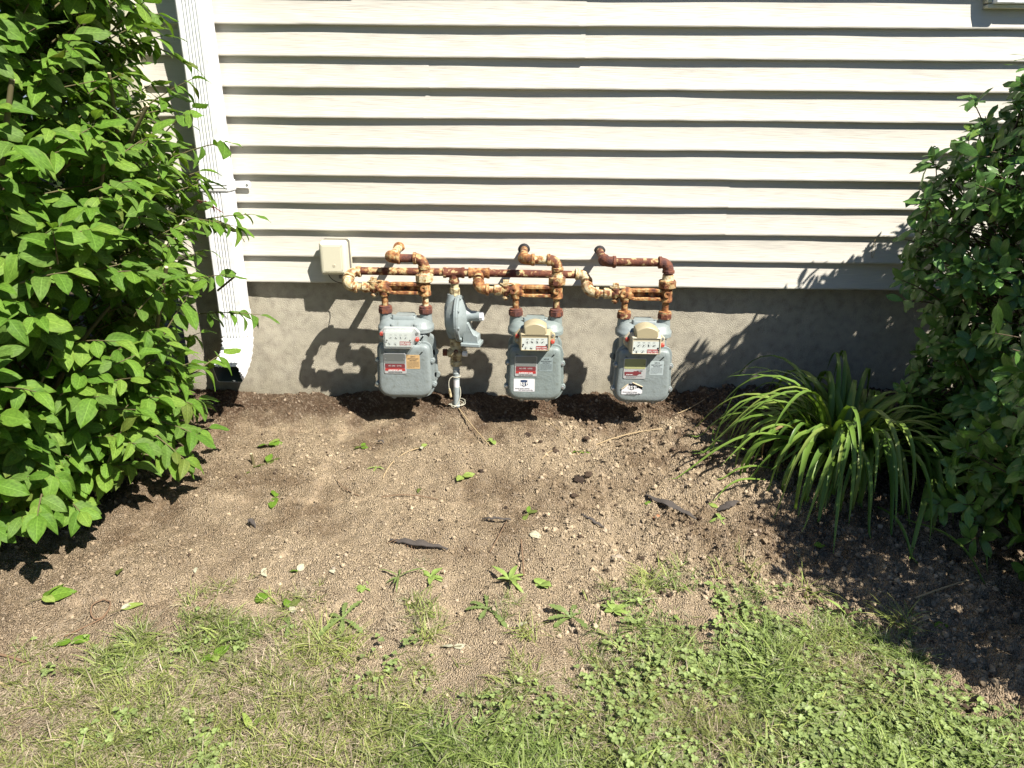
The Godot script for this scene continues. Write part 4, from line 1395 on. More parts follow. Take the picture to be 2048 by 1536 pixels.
func cut_stick(t: Node3D, a: Vector3, b: Vector3, r0: float) -> void:
	var st := mb()
	var mid := (a + b) / 2 + Vector3(0.006, 0.004, 0.008)
	tube(st, bez(a, mid, b, 6), [r0 * 1.1, r0 * 1.05, r0 * 1.1, r0, r0 * 1.06, r0 * 0.97, r0], 8)
	var s := part(t, "cut_stem", fin(st), M.bark_green, off(t))
	var d := (b - mid).normalized()
	st = mb()
	lathe(st, b - d * 0.0005, d, [[0.0, r0 * 1.0], [0.0015, r0 * 0.92]], 8)
	part(s, "cut_end", fin(st), M.cut_wood)

func build_left_bush() -> void:
	var meshes := []
	for k in 6: meshes.append(leaf_mesh(0.078 + 0.006 * (k % 3), [0.046, 0.040, 0.050, 0.036, 0.044, 0.048][k], [0.30, 0.45, 0.18, 0.5, 0.28, 0.38][k], [0.25, 0.45, 0.15, 0.35, 0.6, 0.2][k], [0.2, 0.1, 0.3, 0.0, 0.25, 0.15][k], 7, 0.72, 1.02, k))
	var mats := [M.bush_leaf_0, M.bush_leaf_1, M.bush_leaf_2, M.bush_leaf_3, M.bush_leaf_4, M.bush_leaf_pale, M.bush_leaf_red]
	var base := Vector3(-1.66, -0.05, 0.72)
	var prof := [[0.10, 0.55], [0.20, 0.59], [0.45, 0.60], [0.8, 0.64], [1.1, 0.66], [1.4, 0.63], [1.7, 0.55], [1.98, 0.25]]
	var extra := []
	# sprays that reach out past the outline
	extra.append([Vector3(-0.90, 0.795, 0.40), Vector3(1.0, 0.12, -0.1), 0.20])
	extra.append([Vector3(-0.93, 0.76, 0.44), Vector3(1.0, -0.15, 0.1), 0.18])
	extra.append([Vector3(-0.93, 0.44, 0.34), Vector3(1.0, -0.05, -0.1), 0.22])
	
	extra.append([Vector3(-1.00, 0.60, 0.42), Vector3(0.9, 0.2, 0.1), 0.2])
	extra.append([Vector3(-1.03, 0.15, 0.72), Vector3(0.8, -0.25, 0.1), 0.16])
	extra.append([Vector3(-1.05, 0.09, 0.78), Vector3(0.7, -0.5, 0.2), 0.18])
	extra.append([Vector3(-1.07, 0.22, 0.64), Vector3(0.8, -0.2, 0.2), 0.16])
	extra.append([Vector3(-1.02, 1.20, 0.42), Vector3(0.8, 0.4, 0.0), 0.2])
	extra.append([Vector3(-0.93, 1.02, 0.46), Vector3(0.8, 0.2, 0.1), 0.18])
	for q in 14: extra.append([Vector3(-1.20 + 0.09 * sin(q * 2.3), 0.85 + 0.045 * q, 0.30 + 0.10 * cos(q * 1.7)), Vector3(0.8, 0.5 * sin(q * 1.3), 0.3 * cos(q * 3.1)), 0.2])
	extra.append([Vector3(-1.13, 0.81, 0.20), Vector3(0.7, -0.2, -0.2), 0.05, 6])
	var t := shrub("leafy_bush", "tall bright green broad-leaved bush with pruned stems in front of the downspout", base, prof, 1650, false, 5, meshes, mats, M.leaf_copies, 0.92, extra, 300, M.bark_green, 1.0, 0.16)
	for s in [[Vector3(-1.40, 1.00, 1.30), Vector3(-1.17, 1.29, 1.22), 0.0075], [Vector3(-1.30, 0.86, 1.00), Vector3(-1.17, 1.17, 1.02), 0.006], [Vector3(-1.45, 1.05, 1.15), Vector3(-1.31, 1.12, 1.20), 0.006], [Vector3(-1.22, 0.95, 0.85), Vector3(-1.08, 1.03, 0.92), 0.0048], [Vector3(-1.17, 0.85, 0.78), Vector3(-1.08, 1.01, 0.86), 0.005], [Vector3(-1.12, 1.02, 0.66), Vector3(-1.03, 1.12, 0.70), 0.0045], [Vector3(-1.16, 1.05, 0.64), Vector3(-1.12, 1.20, 0.70), 0.0045], [Vector3(-1.06, 0.53, 0.36), Vector3(-0.985, 0.585, 0.38), 0.0035], [Vector3(-1.10, 0.5, 0.72), Vector3(-1.0, 0.70, 0.8), 0.0055]]:
		cut_stick(t, s[0], s[1], s[2])

func build_right_bushes() -> void:
	var meshes := []
	for k in 5: meshes.append(leaf_mesh(0.053 + 0.006 * (k % 3), [0.024, 0.021, 0.026, 0.019, 0.022][k], [0.25, 0.4, 0.15, 0.35, 0.2][k], [0.2, 0.35, 0.1, 0.5, 0.3][k], 0.2, 5, 0.95, 0.7, 20 + k, 1.2))
	var mats := [M.shrub_leaf_0, M.shrub_leaf_1, M.shrub_leaf_2, M.shrub_leaf_0, M.shrub_leaf_1, M.shrub_leaf_3, M.shrub_leaf_4]
	var extra := []
	for e0 in [[Vector3(1.30, 0.99, 0.30), Vector3(-0.8, 0.6, 0.1)], [Vector3(1.33, 1.0, 0.28), Vector3(-0.3, 1.0, 0.1)], [Vector3(1.29, 0.90, 0.3), Vector3(-0.9, 0.3, 0.1)], [Vector3(1.27, 0.75, 0.32), Vector3(-0.9, 0.2, 0.0)], [Vector3(1.30, 0.68, 0.3), Vector3(-0.9, 0.0, 0.1)], [Vector3(1.50, 1.27, 0.35), Vector3(-0.1, 1.0, 0.1)], [Vector3(1.54, 1.22, 0.36), Vector3(0.0, 1.0, 0.1)], [Vector3(1.39, 1.16, 0.30), Vector3(-0.6, 0.8, 0.1)], [Vector3(1.42, 1.10, 0.32), Vector3(-0.6, 0.6, 0.1)], [Vector3(1.38, 0.56, 0.34), Vector3(-0.8, -0.1, 0.1)], [Vector3(1.36, 0.85, 0.36), Vector3(-0.7, 0.5, 0.3)]]:
		var e: Array = [e0[0] + Vector3(-0.09, 0.004, 0.18), e0[1]]
		extra.append([e[0], e[1], 0.20])
		for q in 3: extra.append([e[0] + Vector3(0.05 - 0.04 * q, -0.05 - 0.03 * q, 0.04 * q), e[1] + Vector3(0.2 * q - 0.2, 0.1, 0.15), 0.16])
	var prof := [[0.08, 0.42], [0.25, 0.47], [0.5, 0.50], [0.75, 0.55], [0.95, 0.51], [1.1, 0.45], [1.24, 0.38], [1.40, 0.14]]
	shrub("evergreen_shrub", "dark green small-leaved evergreen shrub against the siding at the right", Vector3(1.77, -0.02, 0.60), prof, 1750, true, 9, meshes, mats, M.shrub_copies, 1.0, extra, 300, M.bark, 0.85, 0.16)
	# its neighbour nearer the lawn stands mostly outside the picture and throws the shade on the bed
	var low := []
	for q in 16: low.append([Vector3(1.24 + 0.05 * sin(q * 2.1), 0.02 + 0.022 * q, 0.98 + 0.06 * cos(q * 1.3)), Vector3(-0.7, 0.3 * sin(q * 1.7), 0.3), 0.18])
	prof = [[0.06, 0.46], [0.3, 0.60], [0.55, 0.66], [0.75, 0.62], [0.92, 0.48], [1.08, 0.16]]
	shrub("evergreen_shrub", "low evergreen shrub cut off by the right edge, nearest the lawn", Vector3(1.82, -0.10, 1.28), prof, 1250, true, 13, meshes, mats, M.shrub_copies, 1.05, low, 160, M.bark, 0.92, 0.16)

# ---------------------------------------------------------------- daylily
func strap(p: Vector3, az: float, el: float, L: float, W: float, sag: float, r: RandomNumberGenerator, twist := 0.0) -> ArrayMesh:
	var st := mb()
	next_sg(st)
	var n := 14
	var rows := []
	var pos := p
	var bend_at := r.randf_range(0.30, 0.52)
	for i in n + 1:
		var s := float(i) / n
		var e := el - sag * smoothstep(bend_at - 0.28, bend_at + 0.42, s)
		var d := Vector3(cos(az) * cos(e), sin(e), sin(az) * cos(e))
		var x := Vector3(-sin(az + twist * s), 0, cos(az + twist * s))
		var up := x.cross(d).normalized()
		if up.y < 0 and absf(e) < 1.2: up = -up
		var w := W / 2 * (0.75 + 0.25 * sin(PI * minf(s * 1.6, 1.0))) * pow(1.0 - pow(s, 2.4), 0.8)
		rows.append([pos + x * w + up * w * 0.45, pos, pos - x * w + up * w * 0.45])
		var nxt := pos + d * L / n
		var gy := ground_base(nxt.x, nxt.z) + 0.012
		if nxt.y < gy: nxt.y = gy + r.randf() * 0.004
		pos = nxt
	for i in n:
		for k in 2:
			var v := [rows[i][k], rows[i][k + 1], rows[i + 1][k + 1], rows[i + 1][k]]
			var cv := [k == 1, k == 0, k == 0, k == 1]
			for t in [0, 2, 1, 0, 3, 2]:
				var c := 1.2 if cv[t] else 1.0
				st.set_color(Color(c, c, c))
				st.add_vertex(v[t])
	return fin(st)

func build_daylily() -> void:
	var r := RandomNumberGenerator.new()
	r.seed = 31
	for g in 2:
		var c: Vector2 = [Vector2(1.12, 0.50), Vector2(1.40, 0.54)][g]
		var t := thing("daylily", ["fountain of long arching daylily leaves on the soil left of the shrub", "flattened daylily clump with long leaves swept under the shrub"][g], "plant", on_ground(c.x, c.y), "daylily clumps")
		var o := off(t)
		for k in [240, 130][g]:
			var a := r.randf() * TAU
			var rr := sqrt(r.randf()) * 0.13
			var b := Vector3(c.x + cos(a) * rr, ground_base(c.x, c.y) - 0.005, c.y + sin(a) * rr * 0.8)
			var az := a + r.randf_range(-1.0, 1.0)
			var el := r.randf_range(0.75, 1.4) if g == 0 else r.randf_range(0.35, 1.1)
			var L := r.randf_range(0.38, 0.70) if g == 0 else r.randf_range(0.35, 0.62)
			if g == 1:
				az = r.randf_range(-0.9, 0.9) if k % 3 else r.randf_range(0.6, 2.4)
			var sag := r.randf_range(1.9, 2.9) if g == 0 else r.randf_range(1.0, 2.0)
			if r.randf() < 0.05: sag = r.randf_range(1.4, 1.8)
			var dry := r.randf() < 0.03
			part(t, "leaf", strap(b, az, el, L, r.randf_range(0.018, 0.032), sag, r, r.randf_range(-0.6, 0.6)), M.lily_dry if dry else M["lily_leaf_%d" % [0, 1, 2, 0, 1, 3][r.randi() % 6]], o)
		if g == 0:
			for q in [[0.86, 0.60, 3.0, 0.30], [0.80, 0.66, 2.7, 0.25], [1.16, 0.86, 1.2, 0.36], [1.10, 0.80, 1.5, 0.30], [0.84, 0.52, 3.5, 0.30]]:
				part(t, "leaf", strap(Vector3(q[0], ground_base(q[0], q[1]) + 0.03, q[1]), q[2], 0.25, q[3], 0.013, 1.2, r), M.lily_leaf_1, o)

# ---------------------------------------------------------------- lawn
func tuft(n: int, H: float, W: float, spread: float, flat: float, sd: int, dry := 0.0) -> ArrayMesh:
	var st := mb()
	var r := RandomNumberGenerator.new()
	r.seed = sd
	for k in n:
		next_sg(st)
		var az := r.randf() * TAU
		var p := Vector3(r.randf_range(-1, 1), 0, r.randf_range(-1, 1)) * spread
		p.y = -0.004
		var el := r.randf_range(0.5, 1.45) * (1.0 - flat) + r.randf_range(0.05, 0.4) * flat
		var sag := r.randf_range(0.4, 2.0) * (1.0 - flat * 0.7)
		var h := H * r.randf_range(0.5, 1.15)
		var w := W * r.randf_range(0.7, 1.2)
		var c := Color(0.19, 0.255, 0.050).lerp(Color(0.36, 0.39, 0.115), r.randf())
		if r.randf() < dry: c = Color(0.54, 0.48, 0.30).lerp(Color(0.33, 0.28, 0.17), r.randf())
		var rows := []
		for i in 5:
			var s := i / 4.0
			var e := maxf(el - sag * s, -1.2)
			var x := Vector3(-sin(az), 0.35 * sin(k * 2.0), cos(az)).normalized()
			var ww := w / 2 * (1.0 - pow(s, 1.6)) + 0.00008
			rows.append([p + x * ww, p - x * ww])
			p += Vector3(cos(az) * cos(e), sin(e), sin(az) * cos(e)) * h / 4.0
			if p.y < 0.0025 and i > 0: p.y = 0.0025 + 0.001 * r.randf()
		for i in 4:
			var v := [rows[i][0], rows[i][1], rows[i + 1][1], rows[i + 1][0]]
			for t in [0, 2, 1, 0, 3, 2]:
				st.set_color(c * (0.85 + 0.07 * (i + (1 if t > 1 else 0))))
				st.add_vertex(v[t])
	return fin(st)

func clover_leaf(sd: int) -> ArrayMesh:
	var st := mb()
	var r := RandomNumberGenerator.new()
	r.seed = sd
	var h := r.randf_range(0.012, 0.030)
	var top := Vector3(r.randf_range(-0.01, 0.01), h, r.randf_range(-0.01, 0.01))
	st.set_color(Color(0.10, 0.15, 0.04))
	tube(st, bez(Vector3.ZERO, Vector3(0, h * 0.7, 0), top, 3), 0.0006, 4, false)
	for k in 3:
		next_sg(st)
		var a := TAU * k / 3.0 + r.randf_range(-0.2, 0.2)
		var d := Vector3(cos(a), r.randf_range(-0.15, 0.25), sin(a)).normalized()
		var x := d.cross(Vector3.UP).normalized()
		var R := r.randf_range(0.0050, 0.0072)
		var c := top + d * R * 0.95 + Vector3(0, 0.0008, 0)
		var mid := top + d * 0.0002
		var pts := []
		for q in 10:
			var t := TAU * q / 10.0 + 0.314
			var rr := R * (1.0 - 0.10 * cos(t) * (1.0 if cos(t) > 0.8 else 0.0))
			pts.append(c + d * cos(t) * rr * 1.02 + x * sin(t) * rr * 0.92 + Vector3(0, 0.0016 * absf(sin(t)), 0))
		for q in 10:
			st.set_color(Color(0.31, 0.37, 0.14)); st.add_vertex(c)
			st.set_color(Color(0.215, 0.295, 0.09)); st.add_vertex(pts[q]); st.add_vertex(pts[(q + 1) % 10])
	return fin(st)

func broad_leaf(sd: int) -> ArrayMesh:
	return leaf_mesh(0.026, 0.014, 0.2, 0.4, 0.2, 4, 0.9, 0.7, sd)

func lawn_density(x: float, z: float) -> float:
	var e := z - lawn_edge(x)
	var n := nz.get_noise_2d(x * 4.0 + 3.0, z * 4.0)
	return clampf(smoothstep(-0.10, 0.22, e + 0.16 * n + 0.08 * nz.get_noise_2d(x * 13.0, z * 13.0)) * (0.72 + 0.45 * nz.get_noise_2d(x * 2.3, z * 2.3 + 17.0)) + 0.25 * smoothstep(0.1, 0.4, e), 0.0, 1.0)

func build_lawn() -> void:
	var r := RandomNumberGenerator.new()
	r.seed = 8
	var lawn := thing("lawn_grass", "patchy fescue lawn with dry straw at the bottom of the picture", "grass", Vector3.ZERO)
	lawn.set_meta("kind", "stuff")
	var kinds := []
	for k in 4: kinds.append([tuft(11, 0.055, 0.0026, 0.016, 0.2, 100 + k, 0.12), [], []])        # upright fescue
	for k in 3: kinds.append([tuft(9, 0.060, 0.0026, 0.022, 0.75, 110 + k, 0.35), [], []])       # lying
	for k in 3: kinds.append([tuft(10, 0.050, 0.0018, 0.026, 1.0, 120 + k, 1.0), [], []])         # dry thatch
	for k in 2: kinds.append([tuft(5, 0.075, 0.0050, 0.014, 0.35, 130 + k, 0.05), [], []])        # broad blades
	for i in 120000:
		var x := r.randf_range(-2.6, 2.3)
		var z := r.randf_range(0.95, 2.75)
		var d := lawn_density(x, z)
		if r.randf() > d: continue
		var lush := clampf(0.24 + 0.5 * x + 0.8 * nz.get_noise_2d(x * 2.0 + 40.0, z * 2.0) + 0.3 * nz.get_noise_2d(x * 6.0, z * 6.0 + 9.0), 0.0, 1.0)
		var v := r.randf()
		var k := 0
		if v < 0.12: k = 10 + r.randi() % 2
		elif v < lerpf(0.66, 0.26, lush): k = 7 + r.randi() % 3
		elif v < 0.74: k = 4 + r.randi() % 3
		else: k = r.randi() % 4
		if k >= 10 and r.randf() > lush: k = 7 + r.randi() % 3
		var s := r.randf_range(0.6, 1.15) * lerpf(0.75, 1.0, d)
		var n := Vector3(r.randf_range(-0.25, 0.25), 1, r.randf_range(-0.25, 0.25)).normalized()
		var bs := leaf_basis(Vector3(1, 0, 0).rotated(Vector3.UP, r.randf() * TAU), n, s)
		kinds[k][1].append(Transform3D(bs, on_ground(x, z, 0.0)))
		var w := r.randf_range(0.45, 1.05) if k < 7 or k > 9 else r.randf_range(0.6, 1.15)
		kinds[k][2].append(Color(w * lerpf(1.06, 0.86, lush), w, w * lerpf(1.15, 0.95, lush)))
	for k in kinds: multi(lawn, "grass_tufts", k[0], M.grass, k[1], k[2])
	# far lawn beyond the house corner
	var far := [[], []]
	for i in 2500:
		var x := r.randf_range(-9.0, -2.0)
		var z := r.randf_range(-6.0, 2.5)
		far[0].append(Transform3D(leaf_basis(Vector3(1, 0, 0).rotated(Vector3.UP, r.randf() * TAU), Vector3.UP, r.randf_range(1.2, 2.4)), Vector3(x, ground_base(x, z), z)))
		far[1].append(Color(1, 1, 1) * r.randf_range(0.7, 1.1))
	multi(lawn, "grass_tufts", kinds[0][0], M.grass, far[0], far[1])
	var cl := thing("clover_patch", "clover and small broad-leaved weeds spreading through the lawn at the lower right", "clover", Vector3.ZERO)
	cl.set_meta("kind", "stuff")
	var ck := []
	for k in 5: ck.append([clover_leaf(60 + k), [], []])
	for k in 2: ck.append([broad_leaf(70 + k), [], []])
	for i in 80000:
		var x := r.randf_range(-1.2, 1.7)
		var z := r.randf_range(1.0, 2.5)
		if z < lawn_edge(x) - 0.08: continue
		var d := smoothstep(-0.1, 0.75, 0.62 * smoothstep(-0.15, 0.6, x) - 0.12 + 0.45 * nz.get_noise_2d(x * 3.2 + 70.0, z * 3.2) + 0.25 * nz.get_noise_2d(x * 12.0 + 70.0, z * 12.0))
		if r.randf() > d * smoothstep(-0.06, 0.30, z - lawn_edge(x) + 0.14 * nz.get_noise_2d(x * 7.0, z * 7.0 + 55.0)) * 0.8: continue
		var k := r.randi() % 5 if r.randf() < 0.8 else 5 + r.randi() % 2
		var n := Vector3(r.randf_range(-0.35, 0.35), 1, r.randf_range(-0.2, 0.5)).normalized()
		var dv := Vector3(1, 0, 0).rotated(Vector3.UP, r.randf() * TAU)
		if k >= 5: dv.y = 0.4
		ck[k][1].append(Transform3D(leaf_basis(dv, n, r.randf_range(0.35, 0.78)), on_ground(x, z, 0.012 if k >= 5 else 0.002)))
		var w := r.randf_range(0.6, 1.15)
		ck[k][2].append(Color(w, w, w) if k < 5 else Color(0.23, 0.31, 0.08) * w)
	for k in ck: multi(cl, "clover_leaves", k[0], M.grass, k[1], k[2])

# ---------------------------------------------------------------- loose soil and litter
func lump_mesh(sd: int, n := 8, flat := false) -> ArrayMesh:
	var st := mb()
	var f := noise(sd, 1.0, 2)
	var rings := []
	next_sg(st)
	for i in range(1, n / 2 + 1):
		var th := PI * (i - 0.5) / (n / 2)
		var a := PackedVector3Array()
		for j in n:
			var ph := TAU * j / n
			var d := Vector3(sin(th) * cos(ph), -cos(th), -sin(th) * sin(ph))
			var q := d * (1.0 + 0.75 * f.get_noise_3d(d.x * 1.3, d.y * 1.3, d.z * 1.3) + 0.3 * f.get_noise_3d(d.x * 4.0, d.y * 4.0, d.z * 4.0))
			a.append(q * Vector3(1.0, 0.72, 0.9))
		rings.append(a)
	loft(st, rings, [], flat)
	return fin(st)

func stick_mesh(sd: int) -> ArrayMesh:
	var st := mb()
	var r := RandomNumberGenerator.new()
	r.seed = sd
	var pts := []
	for k in 6: pts.append(Vector3(0.012 * r.randf_range(-1, 1), 0.10 + 0.05 * r.randf(), (k - 2.5) * 0.2))
	for k in 6: pts[k].x *= 9.0
	tube(st, pts, [0.008, 0.014, 0.016, 0.015, 0.013, 0.006], 4)
	return fin(st)

func build_litter() -> void:
	var r := RandomNumberGenerator.new()
	r.seed = 19
	var cr := thing("soil_crumbs", "loose crumbs of brown soil and grit strewn over the bed", "soil", Vector3.ZERO)
	cr.set_meta("kind", "stuff")
	var kinds := []
	for k in 5: kinds.append([lump_mesh(200 + k, 6 if k < 3 else 8, true), [], []])
	for i in 100000:
		var x := r.randf_range(-1.75, 1.75)
		var z := r.randf_range(-0.03, 1.75)
		var e := z - lawn_edge(x)
		if e > 0.0 and r.randf() < 0.7: continue
		if r.randf() > 0.5 + 0.5 * smoothstep(-0.4, 0.5, x) + 0.3 * nz.get_noise_2d(x * 3.0, z * 3.0): continue
		var s := 0.0011 + 0.0016 * r.randf() + 0.0070 * pow(r.randf(), lerpf(24.0, 15.0, smoothstep(-0.3, 0.6, x + 0.3 * nz.get_noise_2d(x * 3.0, z * 3.0 + 8.0)))) * (1.25 if x > 0.05 else 0.75)
		var c := soil_color(x, z)
		var v := r.randf()
		if v < 0.003: c = Color(0.40, 0.34, 0.26) * r.randf_range(0.6, 1.1)
		elif v < 0.06: c = Color(0.06, 0.042, 0.030)
		else: c = c * r.randf_range(0.50, 0.86)
		var k := r.randi() % 5
		kinds[k][1].append(Transform3D(leaf_basis(Vector3(r.randf_range(-1, 1), r.randf_range(-1, 1), r.randf_range(-1, 1)), Vector3(r.randf_range(-1, 1), 1, 0.2), s), on_ground(x, z, s * 0.25)))
		kinds[k][2].append(c)
	for k in kinds: multi(cr, "crumbs", k[0], M.crumb, k[1], k[2])
	var fb := thing("plant_fibres", "thin dry root fibres and straw bits strewn over the soil", "plant litter", Vector3.ZERO)
	fb.set_meta("kind", "stuff")
	kinds = []
	for k in 4: kinds.append([stick_mesh(300 + k), [], []])
	for i in 2600:
		var x := r.randf_range(-1.7, 1.7)
		var z := r.randf_range(0.0, 1.7)
		if z - lawn_edge(x) > 0.1: continue
		if r.randf() > 0.55 + 0.6 * nz.get_noise_2d(x * 2.5 + 5.0, z * 2.5): continue
		var s := 0.012 + 0.045 * pow(r.randf(), 2.5)
		var a := r.randf() * TAU
		var d := Vector3(cos(a), r.randf_range(-0.12, 0.12), sin(a))
		var k := r.randi() % 4
		kinds[k][1].append(Transform3D(leaf_basis(d, Vector3.UP).scaled_local(Vector3(minf(s, 0.03) * 0.9, minf(s, 0.03), s)), on_ground(x, z, 0.0)))
		kinds[k][2].append((Color(0.27, 0.20, 0.12) if r.randf() < 0.62 else Color(0.07, 0.045, 0.03)) * r.randf_range(0.7, 1.2))
	for k in kinds: multi(fb, "fibres", k[0], M.crumb, k[1], k[2])
	# clods one can tell apart
	var clods := [[0.19, 0.63, 0.017, "dark soil clod below the right-hand meter, with a rough twin touching it"], [0.17, 0.72, 0.012, "oval brown soil clod in the middle of the right half of the bed"], [0.225, 0.60, 0.014, "rough soil clod just behind a darker one, below the right-hand meter"], [-0.05, 0.76, 0.008, "small dark clod right of the pale green sprig"], [0.50, 0.92, 0.010, "soil clod left of the shade edge near the lawn"], [0.12, 0.42, 0.012, "soil clod below the middle meter, right of a small hole"], [-0.14, 0.56, 0.010, "round brown clod left of the leaf sprig below the regulator"], [0.71, 0.90, 0.013, "clod at the edge of the shade below the daylily"], [0.35, 1.0, 0.009, "small clod near the long grass tuft right of the centre"], [0.02, 0.33, 0.014, "dark clod just below the middle meter"], [0.24, 0.34, 0.013, "crumbly clod between the middle and right-hand meters"]]
	for k in clods.size():
		var q: Array = clods[k]
		var t := thing("soil_clod", q[3], "soil clod", on_ground(q[0], q[1], q[2] * 0.25), "clods on the bed")
		var m := mat("clod_%d" % k, C(0.14, 0.092, 0.058) if k % 3 else C(0.085, 0.055, 0.036), 0.97)
		bumped(m, noise(300, 0.05, 4), 0.6, 256)
		tri_uv(m, 12.0)
		part(t, "clod", lump_mesh(400 + k, 14), m, Transform3D(Basis(Vector3.UP, k * 1.3).scaled(Vector3.ONE * q[2]), Vector3.ZERO))
	# stones and pale chips
	for q in [[-0.60, 0.56, 0.006, "small pale stone on the soil right of the little seedling"], [0.28, 1.0, 0.018, "flat pale stone sunk in the soil above the lawn edge"], [-0.52, 1.09, 0.006, "pale grit stone left of the centre near the lawn edge"]]:
		var t := thing("stone", q[3], "stone", on_ground(q[0], q[1], 0.001), "pale stones")
		part(t, "stone", lump_mesh(450 + int(q[2] * 1000), 12), M.stone, Transform3D(Basis().scaled(Vector3(q[2], q[2] * 0.5, q[2])), Vector3.ZERO))
	# strips of torn weed fabric and bark
	for q in [[-0.385, 0.955, -0.215, 0.985, 0.026, "dark torn bark strip with root ends lying in the middle of the bed"], [0.405, 0.70, 0.535, 0.84, 0.030, "long grey strip of torn fabric on the soil left of the daylily"], [0.185, 0.83, 0.27, 0.90, 0.012, "thin dark strip on the soil, right of the white leaf"], [0.62, 0.77, 0.70, 0.74, 0.035, "crumpled dark piece of fabric beside the daylily tips"], [-0.12, 0.86, -0.03, 0.865, 0.010, "short dark bark sliver right of the middle of the bed"], [-0.83, 0.86, -0.815, 0.895, 0.016, "small upright dark chip on the soil at the left"], [-0.53, 0.37, -0.515, 0.392, 0.012, "small grey chip on the soil below the left meter"]]:
		var a := on_ground(q[0], q[1], 0.006)
		var b := on_ground(q[2], q[3], 0.006)
		var t := thing("torn_strip", q[5], "debris", (a + b) / 2, "torn dark strips on the soil")
		var st := mb()
		next_sg(st)
		var n := 12
		var rows := []
		var wd := (b - a).cross(Vector3.UP).normalized()
		var rr := RandomNumberGenerator.new()
		rr.seed = int(q[0] * 1000)
		for i in n + 1:
			var s := float(i) / n
			var p := a.lerp(b, s) + Vector3(0, 0.010 * sin(s * PI) * (0.6 + rr.randf()), 0) + wd * 0.006 * sin(s * 5.0)
			var w: float = q[4] * (0.25 + 0.75 * sin(PI * clampf(s * 1.1 - 0.02, 0.0, 1.0))) * rr.randf_range(0.75, 1.1) / 2
			var ro := []
			for u in [-1.0, -0.4, 0.3, 1.0]: ro.append(p + wd * u * w + Vector3(0, 0.35 * w * (1.0 - absf(u)) + 0.004 * rr.randf(), 0))
			rows.append(ro)
		for i in n:
			for k in 3:
				quad(st, rows[i][k], rows[i][k + 1], rows[i + 1][k + 1], rows[i + 1][k])
				var dn := Vector3(0, -0.002, 0)
				quad(st, rows[i][k] + dn, rows[i + 1][k] + dn, rows[i + 1][k + 1] + dn, rows[i][k + 1] + dn)
		part(t, "strip", fin(st), M.fabric, off(t))
		if q[4] > 0.025 and q[0] < 0.0:
			for k in 7:
				st = mb()
				var s0 := a.lerp(b, rr.randf() * 0.5)
				var e0 := s0 + Vector3(rr.randf_range(-0.03, 0.02), 0.004, rr.randf_range(0.0, 0.04))
				e0.y = ground_y(e0.x, e0.z) + 0.002
				tube(st, bez(s0 + Vector3(0, 0.008, 0), (s0 + e0) / 2 + Vector3(0.006, 0.008, 0), e0, 5), 0.0009, 5)
				part(t, "rootlet", fin(st), M.root, off(t))
	# twigs, straws and roots
	var sticks := [[[-0.255, 0.15], [-0.19, 0.26], [-0.12, 0.40], 0.0022, "straw", "dry straw stalk slanting from the riser pipe across the soil"], [[0.20, 0.42], [0.33, 0.30], [0.53, 0.27], 0.0022, "straw", "long pale straw stalk below the right-hand meter"], [[0.09, 0.20], [0.16, 0.32], [0.205, 0.42], 0.0018, "straw", "thin stalk slanting down from the middle meter"], [[0.07, 0.50], [0.09, 0.46], [0.11, 0.42], 0.0016, "straw", "short pale straw below the gap between the middle and right-hand meters"], [[-0.47, 0.62], [-0.46, 0.50], [-0.37, 0.44], 0.0019, "straw", "curved pale rootlet on the soil below the left meter"], [[-1.40, 1.45], [-1.30, 1.40], [-1.17, 1.43], 0.0032, "root", "dark forked root at the lower left edge"], [[-1.36, 1.52], [-1.28, 1.46], [-1.16, 1.50], 0.0028, "straw", "pale bent root at the lower left edge"], [[-0.45, 0.75], [-0.38, 0.71], [-0.27, 0.735], 0.0016, "root", "thin dark twig on the soil left of the centre"], [[-0.62, 0.64], [-0.58, 0.70], [-0.53, 0.72], 0.0014, "root", "thin dark twig at the left of the bed"], [[0.0, 0.95], [0.005, 1.02], [0.01, 1.10], 0.0022, "root", "short dark stem standing over the weed at the centre"], [[-0.09, 0.99], [-0.06, 0.93], [-0.045, 0.86], 0.0013, "root", "fine dark rootlet right of the bark strip"], [[1.05, 1.16], [1.22, 1.10], [1.42, 1.02], 0.0030, "straw", "pale stalk lying in the shade at the lower right"], [[0.60, 0.17], [0.68, 0.12], [0.76, 0.05], 0.0018, "straw", "thin stalk leaning on the foundation right of the meters"]]
	for q in sticks:
		var a := on_ground(q[0][0], q[0][1], 0.003)
		var b := on_ground(q[1][0], q[1][1], 0.012)
		var c := on_ground(q[2][0], q[2][1], 0.004)
		var t := thing("twig", q[5], "twig", (a + c) / 2, "loose stalks and roots")
		var st := mb()
		tube(st, bez(a, b, c, 12), q[3], 6)
		part(t, "stalk", fin(st), M[q[4]], off(t))
	var lp := thing("root_loop", "thin brown root curled into a loop on the soil at the lower left", "root", on_ground(-1.08, 1.26))
	var st2 := mb()
	var ps := []
	for k in 17:
		var a := TAU * k / 14.0
		ps.append(on_ground(-1.08 + 0.022 * cos(a), 1.26 + 0.026 * sin(a), 0.006 + 0.004 * sin(a * 0.5)))
	ps.append(on_ground(-1.13, 1.34, 0.004))
	tube(st2, ps, 0.0020, 6)
	part(lp, "root", fin(st2), M.root, off(lp))
	var chip := thing("bark_chip", "small orange bark chip on the soil right of the grey fabric strip", "bark chip", on_ground(0.42, 0.82, 0.004))
	st2 = mb()
	box(st2, Vector3.ZERO, Vector3(0.030, 0.006, 0.012), 0.002, Basis(Vector3.UP, 0.9))
	part(chip, "chip", fin(st2), M.bark_chip)

